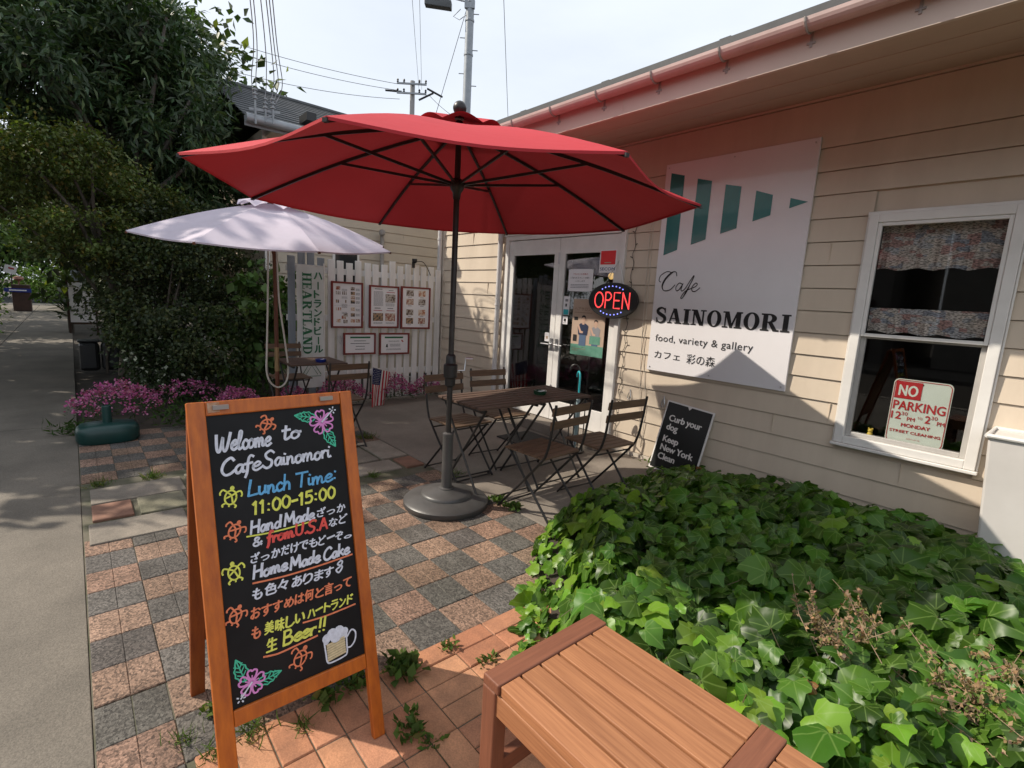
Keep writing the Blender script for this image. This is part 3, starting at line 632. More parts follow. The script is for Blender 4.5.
def d2(mb, pl, w, h):
    rect(mb, pl, .14 * w, .42 * w, .945 * h, .96 * h, 0); rect(mb, pl, .66 * w, .84 * w, .925 * h, .935 * h, 0); rect(mb, pl, .58 * w, .9 * w, .87 * h, .885 * h, 3)
    lines(mb, pl, .1 * w, .46 * w, .52 * h, .9 * h, 14)
    rect(mb, pl, .54 * w, .92 * w, .62 * h, .83 * h, 4); lines(mb, pl, .55 * w, .9 * w, .52 * h, .6 * h, 3)
    rect(mb, pl, .08 * w, .46 * w, .14 * h, .34 * h, 6); rect(mb, pl, .54 * w, .92 * w, .14 * h, .34 * h, 7)
    for x in (.14, .62): rect(mb, pl, x * w, (x + .22) * w, .46 * h, .475 * h, 0); rect(mb, pl, (x - .04) * w, (x + .28) * w, .40 * h, .415 * h, 3)
    lines(mb, pl, .1 * w, .44 * w, .06 * h, .11 * h, 2); lines(mb, pl, .56 * w, .9 * w, .06 * h, .11 * h, 2)
def d3(mb, pl, w, h):
    for i, x in enumerate((.14, .60)):
        for j, y in enumerate((.80, .58, .31, .09)): rect(mb, pl, x * w, (x + .27) * w, y * h, (y + .15) * h, 4 + (i + 2 * j + (j == 1)) % 4); rect(mb, pl, (x + .06) * w, (x + .2) * w, (y - .035) * h, (y - .022) * h, 1)
def d4(mb, pl, w, h):
    rect(mb, pl, .17 * w, .87 * w, .80 * h, .89 * h, 2)
    for y, a, c in ((.66, .3, .72), (.52, .18, .84), (.36, .36, .68), (.2, .34, .68)): lines(mb, pl, a * w, c * w, (y - .06) * h, (y + .05) * h, 1, 0); lines(mb, pl, a * w, c * w, (y - .03) * h, (y + .03) * h, 1, 0)
def d5(mb, pl, w, h):
    rect(mb, pl, .14 * w, .82 * w, .80 * h, .89 * h, 2); lines(mb, pl, .28 * w, .68 * w, .58 * h, .7 * h, 1, 0); lines(mb, pl, .34 * w, .72 * w, .34 * h, .5 * h, 3); lines(mb, pl, .2 * w, .75 * w, .14 * h, .24 * h, 2)
    mb.poly([(.18 * w, .32 * h), (.26 * w, .30 * h), (.24 * w, .5 * h), (.2 * w, .46 * h)], pl, nextoff(), 0); mb.poly([(.74 * w, .68 * h), (.8 * w, .58 * h), (.84 * w, .6 * h), (.78 * w, .72 * h)], pl, nextoff(), 3)
menu(2.394, 2.80, .968, 1.535, 'tall red framed menu of many small photos beside the green lettered banner', d1)
menu(2.886, 3.305, .970, 1.518, 'tall red framed menu with three dark food photos, middle of the upper row', d2)
menu(3.337, 3.787, .962, 1.528, 'tall red framed menu with eight food photos in two columns', d3)
menu(2.547, 2.978, .630, .906, 'small red framed notice with plain text lines under a green bar', d4)
menu(3.031, 3.472, .618, .906, 'small red framed notice with tiny bottle drawing under a green bar', d5)
# clip lamp on the fence top
lt = thing('clip_lamp', (-6.2, 3.53, 1.80), 'small black clip spotlight on the fence top above the menus', 'lamp')
mb = MB(); mb.bar((-6.2, 3.53, 1.78), (-6.2, 3.53, 1.86), .03, .03); mb.lathe((-6.17, 3.53, 1.87), [(.02, -.03), (.032, -.01), (.036, .02), (.03, .03)], 12); mb.build('lamp_head', M['black'], lt)
mb = MB(); mb.tube(cat_rom([(-6.19, 3.55, 1.86), (-6.18, 3.66, 1.87), (-6.19, 3.75, 1.78), (-6.2, 3.8, 1.7)]), .005, 6); mb.build('cord', M['black'], lt)

# slab serif letters --------------------------------------------------------
def slab(mb, ch, x, y, h, pl, mi=0, k=1.0):
    """one bold slab-serif capital; returns the advance"""
    def rc(a, b, c, d): mb.poly([(x + a * h * k, y + c * h), (x + b * h * k, y + c * h), (x + b * h * k, y + d * h), (x + a * h * k, y + d * h)], pl, nextoff(), mi)
    def pg(*p): mb.poly([(x + a * h * k, y + b * h) for a, b in p], pl, nextoff(), mi)
    def rg(c, r1, r2, a0=0, a1=2 * math.pi): ring(mb, (x + c[0] * h * k, y + c[1] * h), (r1[0] * h * k, r1[1] * h), (r2[0] * h * k, r2[1] * h), pl, mi, a0, a1)
    s = .09
    if ch == 'I': rc(.10, .36, s, 1 - s); rc(0, .46, 0, s); rc(0, .46, 1 - s, 1); return .46
    if ch == 'N': rc(.13, .23, s, 1 - s); rc(.70, .80, 0, 1 - s); pg((.07, 1), (.37, 1), (.80, 0), (.56, 0)); rc(0, .34, 0, s); rc(0, .2, 1 - s, 1); rc(.58, .94, 1 - s, 1); return .94
    if ch == 'M': rc(.12, .21, s, 1 - s); rc(.77, 1.03, s, 1 - s); pg((.08, 1), (.35, 1), (.62, 0), (.44, 0)); pg((.44, 0), (.56, 0), (.88, 1), (.78, 1)); rc(0, .33, 0, s); rc(0, .2, 1 - s, 1); rc(.68, 1.12, 0, s); rc(.82, 1.12, 1 - s, 1); return 1.12
    if ch == 'A': pg((.11, s), (.21, s), (.48, .93), (.38, 1)); pg((.34, 1), (.60, 1), (.88, s), (.61, s)); rc(.24, .70, .30, .37); rc(0, .33, 0, s); rc(.52, .98, 0, s); return .98
    if ch == 'O': rg((.43, .5), (.43, .53), (.185, .44)); return .86
    if ch == 'R': rc(.10, .35, s, 1 - s); rg((.42, .735), (.38, .265), (.13, .18), -math.pi / 2, math.pi / 2); rc(.32, .42, .925, 1); rc(.32, .46, .47, .545); pg((.38, .48), (.60, .50), (.90, .02), (.66, 0)); rc(.68, .96, 0, s); rc(0, .44, 0, s); rc(0, .42, 1 - s, 1); return .96
    if ch == 'S':
        ribbon(mb, [(x + a * h * k, y + b * h) for a, b in [(.62, .74), (.56, .92), (.34, 1.0), (.13, .88), (.13, .68), (.36, .53), (.60, .38), (.60, .14), (.36, 0.0), (.14, .08), (.06, .26)]], [h * .09, h * .11, h * .23, h * .25, h * .23, h * .11, h * .09], pl, mi)
        rc(.58, .65, .66, 1.0); rc(.03, .10, 0, .34); return .74
    if ch == 'H': rc(.09, .31, s, 1 - s); rc(.59, .81, s, 1 - s); rc(.29, .61, .47, .54); [rc(a, a + .4, b, b + s) for a in (0, .5) for b in (0, 1 - s)]; return .9
    if ch == 'E': rc(.11, .30, s, 1 - s); rc(0, .70, 0, s); rc(0, .68, 1 - s, 1); rc(.30, .5, .47, .54); rc(.63, .70, 0, .28); rc(.61, .68, .72, 1); rc(.46, .53, .36, .65); return .74
    if ch == 'T': rc(.29, .48, s, 1 - s); rc(0, .77, 1 - s, 1); rc(.19, .58, 0, s); rc(0, .07, .7, 1); rc(.70, .77, .7, 1); return .77
    if ch == 'L': rc(.11, .30, s, 1 - s); rc(0, .68, 0, s); rc(0, .42, 1 - s, 1); rc(.61, .68, 0, .32); return .7
    if ch == 'D': rc(.11, .30, s, 1 - s); rg((.36, .5), (.46, .5), (.26, .425), -math.pi / 2, math.pi / 2); rc(0, .36, 0, s); rc(0, .36, 1 - s, 1); return .84
    return .3
def slabword(mb, w, x, y, h, width, pl, mi=0, gap=.07):
    t = MB(); adv = sum(slab(t, c, 0, 0, 1, plane((0, 0, 0), (1, 0, 0), (0, 1, 0))) + gap for c in w) - gap
    k = width / (adv * h)
    for c in w: a = slab(mb, c, x, y, h, pl, mi, k); x += (a + gap) * h * k
# banner
ban = thing('banner_flag', (-6.12, 2.13, 0), 'tall narrow white banner with vertical green lettering in front of the fence', 'banner')
mb = MB(); nx, nz = 6, 24
for k in range(nz + 1):
    for i in range(nx + 1): mb.v.append((-6.13 + .010 * math.sin(k * .55 + i * .7) * (1 - k / nz * .6), 1.975 + .315 * i / nx, .25 + 1.44 * k / nz)); mb.c.append((1, 1, 1))
for k in range(nz):
    for i in range(nx): mb.f.append((k * 7 + i, k * 7 + i + 1, k * 7 + i + 8, k * 7 + i + 7)); mb.mi.append(0)
cl = mb.build('cloth', cloth('banner_cloth', (.88, .90, .88), .25), ban, smooth=True)
mb = MB(); pl = plane((-6.116, 1.975, 1.69), (0, 0, -1), (0, 1, 0))   # x runs down, y to the right
slabword(mb, 'HEARTLAND', .08, .062, .105, .95, pl, 0)
pl2 = plane((-6.116, 1.975, 1.69), (0, 1, 0), (0, 0, 1))
for q, ch in enumerate('ハートランドビール'):
    if ch == 'ー': rect(mb, pl2, .235, .25, -.09 - .108 * q - .07, -.09 - .108 * q + .02, 0)
    else: text(mb, ch, pl2, .195, -.09 - .108 * q - .06, .082, None, 0, bold=.05)
ribbon(mb, [(.05, -1.28), (.16, -1.10), (.27, -1.28)], .008, pl2, 0, smooth=False); ribbon(mb, [(.09, -1.28), (.16, -1.17), (.23, -1.28)], .006, pl2, 0, smooth=False); ribbon(mb, [(.05, -1.30), (.27, -1.30)], .006, pl2, 0, smooth=False)
mb.build('lettering', M['signgreen'], cl)
mb = MB(); mb.tube([(-6.135, 2.295, .0), (-6.135, 2.295, 1.73)], .010, 8); mb.tube([(-6.135, 1.965, 1.695), (-6.135, 2.30, 1.695)], .006, 6); mb.build('pole', M['white'], ban, smooth=True)
# small flag wedged between two pickets
A, B = Vector((-5.78, 2.75, .52)), Vector((-6.19, 3.52, .29))
fl = thing('small_flag', B, 'small stars and stripes flag on a white stick wedged between fence pickets', 'flag')
mb = MB(); mb.tube([A, B], .005, 8); mb.build('stick', M['white'], fl, smooth=True)
d = (B - A).normalized(); nx, nz = 12, 26; W, Hh = .37, .50; VS = [[None] * (nx + 1) for _ in range(nz + 1)]
out = Vector((.95, .2, 0)).normalized()
for k in range(nz + 1):
    for i in range(nx + 1):
        s_, t_ = i / nx, k / nz; p = A + d * (.015 + W * s_) + Vector((0, -.035 * t_, -Hh * t_ * (1 - .07 * s_))) + out * (.022 * math.sin(s_ * 9 + 1.2 * t_) * (.2 + t_)) - d * (.06 * t_ * (s_ - .2)); VS[k][i] = p
mb = MB()
for k in range(nz):
    for i in range(13):
        a, b_ = i / 13 * nx, (i + 1) / 13 * nx
        def at(k_, f):
            j = min(nx - 1, int(f)); return VS[k_][j].lerp(VS[k_][j + 1], f - j)
        canton = i < 7 and k < 11
        mb.add([at(k, a), at(k, b_), at(k + 1, b_), at(k + 1, a)], [(0, 1, 2, 3)], 2 if canton else (0 if i % 2 == 0 else 1))
mb2 = MB()
for r in range(9):
    for c in range(6 if r % 2 == 0 else 5):
        f = (.55 + c * 1.06 + (.53 if r % 2 else 0)) / 13 * nx; kf = .7 + r * 1.16; k = int(kf); j = int(f); p = VS[k][j].lerp(VS[k][j + 1], f - j).lerp(VS[k + 1][j].lerp(VS[k + 1][j + 1], f - j), kf - k)
        for sg in (1, -1): mb2.add([p + out * .003 * sg + d * (.0075 * (1 if q % 2 == 0 else .42)) * math.cos(q * math.pi / 5 + math.pi) + Vector((0, 0, .0075 * (1 if q % 2 == 0 else .42))) * math.sin(q * math.pi / 5 + math.pi) for q in range(10)], [tuple(range(10))])
fc = mb.build('flag_cloth', [M['stripe_red'], M['stripe_white'], M['flag_blue']], fl, smooth=False); mb2.build('stars', M['stripe_white'], fc)

# ================================================================== SIGNS ON THE FACADE
def strokes(mb, sts, x, y, s, w, pl, mi=0, sx=1.0, slant=0.0):
    for st in sts: ribbon(mb, [(x + (a * sx + b * slant) * s, y + b * s) for a, b in st], w, pl, mi)
sg = thing('cafe_signboard', (-2.1, D - .03, .86), 'large white signboard with five teal bars and the cafe name in black', 'signboard')
SX0, SX1, SZ0, SZ1 = -2.708, -1.487, .862, 2.66
mb = MB(); mb.box(SX0, SX1, D - .036, D - .0155, SZ0, SZ1); pnl = mb.build('panel', M['signwhite'], sg, bevel=.002)
pl = plane((0, D - .037, 0), (1, 0, 0), (0, 0, 1)); mb = MB()
for q in ([(-2.651, 1.892), (-2.520, 1.934), (-2.520, 2.548), (-2.651, 2.585)], [(-2.395, 1.972), (-2.265, 2.010), (-2.265, 2.471), (-2.395, 2.506)], [(-2.144, 2.047), (-2.013, 2.082), (-2.013, 2.397), (-2.144, 2.428)],
          [(-1.893, 2.125), (-1.764, 2.160), (-1.764, 2.306), (-1.893, 2.352)], [(-1.635, 2.198), (-1.512, 2.231), (-1.635, 2.270)]): mb.poly(q, pl, nextoff())
mb.build('bars', M['teal'], pnl)
mb = MB(); slabword(mb, 'SAINOMORI', -2.662, 1.302, .131, 1.150, pl, 0)
text(mb, 'food, variety & gallery', pl, -2.645, 1.135, .063, .885, 0, spacing=1.06)
text(mb, 'カフェ', pl, -2.640, .985, .056, .26, 0); text(mb, '彩の森', pl, -2.315, .975, .068, .26, 0)
u = .235   # script "Cafe"
strokes(mb, [[(1.05, .78), (.98, .98), (.75, .95), (.40, .62), (.25, .25), (.38, .02), (.72, .06), (1.0, .32)], [(.75, .95), (.45, 1.0), (.1, .80), (.02, .55), (.12, .46)],
             [(1.42, .36), (1.25, .42), (1.08, .22), (1.12, .03), (1.28, .10), (1.46, .40)], [(1.46, .40), (1.38, .10), (1.46, .02), (1.62, .16)],
             [(1.62, .16), (1.85, .55), (2.02, .80), (1.98, .62), (1.70, .0), (1.50, -.34), (1.42, -.30), (1.62, .0), (1.95, .16)],
             [(1.95, .16), (2.18, .26), (2.26, .38), (2.14, .42), (1.98, .20), (2.04, .02), (2.22, .04), (2.42, .20)]], -2.672, 1.582, .168, .0075, pl)
for p_, w_ in (([(1.05, .78), (.98, .98), (.75, .95), (.40, .62), (.25, .25), (.38, .02), (.72, .06)], .017), ([(1.85, .55), (1.98, .62), (1.70, 0), (1.50, -.34)][1:], .013)):
    ribbon(mb, [(-2.672 + a * .168, 1.582 + b * .168) for a, b in p_], [.004, .006, w_, w_, .006, .004], pl)
mb.build('lettering', M['ink'], pnl)
mb = MB()
for x in (SX0 + .03, (SX0 + SX1) / 2, SX1 - .03):
    for z in (SZ0 + .03, SZ1 - .03): mb.tube([(x, D - .040, z), (x, D - .036, z)], .006, 8)
mb.build('screw', M['steel'], sg)
# OPEN sign
op = thing('open_sign', (-3.137, D - .09, 1.475), 'oval black illuminated sign reading OPEN in red letters', 'neon sign')
mb = MB(); mb.prism([(.295 * math.cos(2 * math.pi * i / 40), .172 * math.sin(2 * math.pi * i / 40)) for i in range(40)], (-3.137, D - .06, 1.475), (1, 0, 0), (0, 0, 1), (0, -.035, 0)); body = mb.build('sign_body', M['black'], op, bevel=.006)
pl = plane((-3.137, D - .0955, 1.475), (1, 0, 0), (0, 0, 1)); mb = MB(); h = .148
def nrect(pts, x0): ribbon(mb, [(x0 + a * h, -.072 + b * h) for a, b in pts], .0135, pl, 0, smooth=False)
ribbon(mb, [(-.155 + .052 * math.cos(a), .002 + .073 * math.sin(a)) for a in np.linspace(0, 2 * math.pi, 22)], .0135, pl, 0, smooth=False)
nrect([(0, 0), (0, 1)], -.075); ribbon(mb, [(-.075, .076), (-.03, .074), (-.005, .040), (-.03, .004), (-.075, .004)], .0135, pl)
nrect([(.48, 0), (0, 0), (0, 1), (.48, 1)], .028); nrect([(0, .5), (.42, .5)], .028); nrect([(0, 0), (0, 1)], .13); nrect([(0, 1), (.52, 0)], .13); nrect([(.52, 0), (.52, 1)], .13)
mb.build('lettering', emis('neon_red', (.95, .07, .07), 1.0), body)
mb = MB()
for a in list(np.linspace(52, 128, 7)) + list(np.linspace(232, 308, 7)):
    mb.ball((-3.137 + .20 * math.cos(R(a)), D - .098, 1.475 + .137 * math.sin(R(a))), .0065, 8)
mb.build('lights', emis('led_blue', (.25, .28, 1.0), 1.3), body)
mb = MB(); mb.tube([(-3.25, D - .08, 1.63), (-3.137, D - .03, 1.86)], .003, 6); mb.tube([(-3.02, D - .08, 1.63), (-3.137, D - .03, 1.86)], .003, 6); mb.build('hanging_wire', M['steel'], op)
# papers on the glass
def paper(name, x0, x1, z0, z1, label, cat, draw, m, ms, group=None, y=D - .004, th=.0015):
    t = thing(name, ((x0 + x1) / 2, y, z0), label, cat, group); mb = MB(); mb.box(x0, x1, y - th, y, z0, z1); s_ = mb.build('sheet', m, t)
    mb = MB(); draw(mb, plane((x0, y - th - .0004, z0), (1, 0, 0), (0, 0, 1)), x1 - x0, z1 - z0); mb.build('print', ms, s_)
def pd1(mb, pl, w, h):
    text(mb, 'アルコール消毒の', pl, .2 * w, .74 * h, .016, .6 * w, 2); text(mb, 'ご協力をよろしくお願い', pl, .1 * w, .58 * h, .014, .8 * w, 0); text(mb, 'いたします', pl, .32 * w, .43 * h, .014, .38 * w, 0)
    lines(mb, pl, .12 * w, .86 * w, .14 * h, .34 * h, 3, 1)
    for a, b_ in ((-.01, .98), (.93, .98), (-.01, -.03), (.93, -.03)): rect(mb, pl, a * w, (a + .08) * w, b_ * h, (b_ + .06) * h, 1)
YG = D - .0006
paper('paper_notice', -3.815, -3.475, 1.555, 1.785, 'white paper notice taped high on the right door glass', 'notice', pd1, M['paper'], [M['ink'], M['inkgrey'], M['signred']], y=YG)
def pd2(mb, pl, w, h):
    rect(mb, pl, .06 * w, .94 * w, .36 * h, .96 * h, 2); text(mb, 'SECOM', pl, .06 * w, .10 * h, .030, .88 * w, 1, bold=.02); rect(mb, pl, .3 * w, .7 * w, .42 * h, .46 * h, 3)
paper('security_sticker', -3.388, -3.178, 1.745, 1.965, 'red and white security sticker at the top corner of the right door', 'sticker', pd2, M['paper'], [M['ink'], mat('secom_blue', (.05, .09, .2)), mat('secom_red', (.75, .03, .035), None, rough=.4), M['peach']], y=YD + .0006)
def pd3(mb, pl, w, h): rect(mb, pl, .1 * w, .9 * w, .02 * h, .3 * h, 1); rect(mb, pl, .35 * w, .6 * w, .45 * h, .6 * h, 0); rect(mb, pl, .3 * w, .75 * w, .72 * h, .85 * h, 2)
paper('window_sticker', -3.862, -3.772, 1.30, 1.50, 'narrow white and turquoise sticker beside the door poster', 'sticker', pd3, M['paper'], [M['ink'], M['skyblue'], M['inkgrey']], y=YG)
paper('window_sticker', -3.862, -3.785, 1.20, 1.285, 'small square white sticker below the turquoise one', 'sticker', lambda mb, pl, w, h: (rect(mb, pl, .3 * w, .7 * w, .35 * h, .7 * h, 0), rect(mb, pl, .2 * w, .8 * w, .15 * h, .22 * h, 1)), M['paper'], [M['ink'], M['inkgrey']], y=YG)
paper('window_sticker', -4.10, -4.03, .99, 1.09, 'small pinkish card beside the left door handle', 'sticker', lambda mb, pl, w, h: rect(mb, pl, .25 * w, .75 * w, .3 * h, .6 * h, 0), M['paper'], [M['peach']], y=YD + .001)
def person_print(mb, pl, x, y, s, top, extra):
    el = lambda cx, cy, rx, ry, mi, n=18: mb.poly([(x + (cx + rx * math.cos(2 * math.pi * i / n)) * s, y + (cy + ry * math.sin(2 * math.pi * i / n)) * s) for i in range(n)], pl, nextoff(), mi)
    pg = lambda pts, mi: mb.poly([(x + a * s, y + b * s) for a, b in pts], pl, nextoff(), mi)
    pg([(-.16, 0), (.16, 0), (.15, .42), (-.15, .42)], 5); pg([(-.2, .38), (.2, .38), (.24, .70), (.12, .78), (-.12, .78), (-.26, .68)], top)
    pg([(-.26, .68), (-.2, .74), (-.08, .52), (.02, .50), (.0, .44), (-.14, .44)], 3); pg([(.24, .68), (.2, .74), (.12, .52), (.0, .47), (.02, .42), (.2, .46)], top)
    pg([(-.05, .74), (.05, .74), (.04, .86), (-.04, .86)], 3); el(0, .92, .085, .11, 3); pg([(-.1, .92), (-.09, 1.03), (0, 1.07), (.09, 1.03), (.1, .92), (.06, .99), (-.05, 1.0)], 0)
def pd4(mb, pl, w, h):
    rect(mb, pl, 0, w, .0, .19 * h, 2); text(mb, 'ヘアサロン', pl, .06 * w, .80 * h, .03, .5 * w, 6, bold=-.005)
    lines(mb, pl, .05 * w, .6 * w, .74 * h, .78 * h, 1, 6)
    person_print(mb, pl, .36 * w, .17 * h, .30, 1, 0); person_print(mb, pl, .74 * w, .17 * h, .265, 4, 0)
    rect(mb, pl, .58 * w, .9 * w, .22 * h, .36 * h, 2); rect(mb, pl, .5 * w, .72 * w, .02 * h, .17 * h, 7); rect(mb, pl, .55 * w, .66 * w, .04 * h, .1 * h, 8)
    for a, b_ in ((.06, .62), (.06, .30), (.06, .24)): rect(mb, pl, a * w, (a + .12) * w, b_ * h, (b_ + .06) * h, 0)
    lines(mb, pl, .05 * w, .48 * w, .03 * h, .16 * h, 4, 6)
paper('door_poster', -3.712, -3.268, .893, 1.478, 'peach and green poster of two people hung on the right door glass', 'poster', pd4, M['peach'], [M['ink'], M['navy'], M['pgreen'], M['skin'], M['inkgrey'], mat('print_denim', (.08, .13, .22)), mat('print_brown', (.25, .17, .12)), mat('print_pink', (.6, .35, .36)), M['signred']], y=YG - .002)
# parking sign in the window
ps = thing('parking_sign', (-.694, D + .03, .64), 'cream and red no parking sign standing inside the window', 'sign')
w2, h2, r2 = .152, .213, .03; pol = []
for cx, cy, a0 in ((w2 - r2, h2 - r2, 0), (-w2 + r2, h2 - r2, 90), (-w2 + r2, -h2 + r2, 180), (w2 - r2, -h2 + r2, 270)):
    for q in range(6): a = R(a0 + 18 * q); pol.append((cx + r2 * math.cos(a), cy + r2 * math.sin(a)))
pc = (-.694, D + .0385, .850); mb = MB(); mb.prism(pol, pc, (1, 0, 0), (0, 0, 1), (0, -.003, 0)); pp = mb.build('plate', M['signcream'], ps)
pl = plane((pc[0], pc[1] - .0035, pc[2]), (1, 0, 0), (0, 0, 1)); mb = MB()
ribbon(mb, [(a * .955, b_ * .965) for a, b_ in pol + pol[:1]], .004, pl, 0, smooth=False, cap=False)
rect(mb, pl, -.139, .0, .085, .198, 0); text(mb, 'NO', pl, -.118, .105, .072, .098, 1, bold=.035)
text(mb, 'PARKING', pl, -.135, .012, .060, .268, 0, bold=.03)
text(mb, '12', pl, -.137, -.052, .050, .052, 0, bold=.03); text(mb, '30', pl, -.083, -.024, .024, .032, 0); text(mb, 'PM', pl, -.050, -.056, .026, .040, 0, bold=.02); text(mb, 'TO', pl, .002, -.036, .016, .026, 0)
text(mb, '2', pl, .042, -.052, .050, .026, 0, bold=.03); text(mb, '30', pl, .071, -.024, .024, .032, 0); text(mb, 'PM', pl, .104, -.056, .026, .036, 0, bold=.02)
text(mb, 'MONDAY', pl, -.075, -.098, .023, .15, 0, bold=.05); text(mb, 'STREET CLEANING', pl, -.132, -.140, .018, .265, 0, bold=.04); text(mb, 'DEPT OF TR', pl, -.035, -.178, .008, .07, 0)
mb.build('lettering', [M['signred'], M['signcream']], pp)
mb = MB(); mb.tube([(-.694, D + .034, 1.035), (-.694, D + .036, 1.035)], .006, 8); mb.build('bolt', M['ink'], pp)
fg = thing('figurine', (-.93, D + .03, .634), 'tiny yellow figurine on the window sill beside the parking sign', 'ornament')
mb = MB(); mb.lathe((-.93, D + .035, .634), [(.016, 0), (.02, .012), (.016, .03), (.009, .042)], 12); mb.ball((-.93, D + .035, .682), .015, 12); mb.ball((-.94, D + .035, .697), .006, 8); mb.ball((-.92, D + .035, .697), .006, 8); mb.build('figure', mat('yellow', (.55, .38, .05), None, rough=.5), fg, smooth=True)
# leaning sign
a_, b_ = Vector((-2.50, D - .17, .008)), Vector((-2.455, D - .028, .612)); uy = (b_ - a_).normalized(); ux = Vector((1, .0, .012)).normalized(); ux = (ux - uy * ux.dot(uy)).normalized(); nn = ux.cross(uy); Wc, Hc = .455, .63
cs = thing('curb_sign', a_, 'white edged black sign about curbing your dog leaning on the wall', 'sign')
mb = MB(); mb.obox(a_ + ux * Wc / 2 + uy * Hc / 2 - nn * .004, ux * Wc / 2, uy * Hc / 2, nn * .004); p0 = mb.build('plate', M['white'], cs, bevel=.002)
pl = (a_, ux, uy, nn); mb = MB(); rect(mb, pl, .014, Wc - .014, .014, Hc - .014, 0); mb.build('face', M['blackboard'], p0)
mb = MB(); pl = (a_ + nn * .0018, ux, uy, nn)
for s_, x, y in (('Curb your', .065, .455), ('dog', .065, .375), ('Keep', .065, .265), ('New York', .065, .185), ('Clean', .065, .105)): text(mb, s_, pl, x, y, .058, None, 0, bold=.045, spacing=.94)
mb.poly([(Wc * .5 - .02, Hc - .014), (Wc * .5 + .02, Hc - .014), (Wc * .5, Hc - .04)], pl, .001, 0); mb.build('lettering', M['white'], p0)
# string lights and loose cables by the door
sl = thing('string_lights', (-3.0, D - .02, 0), 'thin dark string of fairy lights hanging beside the door frame', 'string lights')
mb = MB(); zs_ = np.linspace(2.42, .15, 60); pts = [(-2.975 - .035 * (i / 59) + .012 * math.sin(i * 1.3), D - .022 + .004 * math.cos(i * 2.1), z) for i, z in enumerate(zs_)]; mb.tube(pts, .0028, 5); mb.build('wire', M['black'], sl)
mb = MB()
for i in range(2, 58, 3): mb.tube([pts[i], (pts[i][0] + (.022 if i % 2 else -.022), D - .03, pts[i][2] + .012)], .004, 6)
mb.build('bulbs', M['black'], sl)
lc = thing('loose_cable', (-2.7, D - .02, 0), 'two thin pale cables hanging down the boards beside the signboard', 'cable')
mb = MB()
for dx in (0, .03): mb.tube(cat_rom([(-2.83 + dx, D - .016, 2.3), (-2.82 + dx, D - .016, 1.6), (-2.80 + dx, D - .016, 1.0), (-2.76 + dx * 2, D - .018, .55), (-2.72 + dx, D - .02, .12)], 8), .003, 5)
mb.build('cable', M['trim'], lc)
for x, lab in ((-2.886, 'small wire hook on the boards beside the door frame'), (-2.511, 'small wire hook on the boards above the leaning sign')):
    t = thing('wall_hook', (x, D - .01, .6), lab, 'hook', 'wire hooks on the boards'); mb = MB(); mb.tube(cat_rom([(x, D - .012, .64), (x + .012, D - .022, .60), (x + .018, D - .024, .56), (x + .004, D - .026, .54), (x - .012, D - .024, .56), (x - .004, D - .02, .61)]), .004, 6); mb.build('hook_wire', M['steel'], t)
cbn = thing('cabinet', (-4.75, 5.3, .12), 'pale shelf cabinet inside the cafe behind the left door glass', 'cabinet')
mb = MB(); mb.box(-5.3, -4.35, 5.1, 5.5, .12, .18); [mb.box(-5.3, -4.35, 5.1, 5.5, z, z + .03) for z in (.55, .95, 1.35, 1.75)]; mb.box(-5.33, -5.301, 5.1, 5.5, .12, 1.78); mb.box(-4.349, -4.32, 5.1, 5.5, .12, 1.78); mb.build('shelves', M['trim'], cbn)
mb = MB(); [mb.box(-5.25 + .11 * i, -5.17 + .11 * i, 5.15, 5.3, z + .031, z + .031 + .10 + .13 * ((i * 7 + int(z * 10)) % 3) / 2) for z in (.55, .95, 1.35) for i in range(8)]; mb.build('jars', M['peach'], cbn)
# light bulb behind the door glass
lb = thing('pendant_lamp', (-3.7, 4.9, 1.9), 'small warm lamp glowing behind the right door glass', 'lamp')
c = Vector((-3.68, 4.6, 1.752)); mb = MB(); mb.ball(c, .038, 14); mb.build('bulb', emis('bulb', (1.0, .62, .22), 1.6), lb, smooth=True); mb = MB(); mb.tube([c + Vector((0, 0, .03)), c + Vector((-.18, 0, -.2 + .5)), (c.x - .18, c.y, 2.9)], .006, 6); mb.build('cord', M['black'], lb)

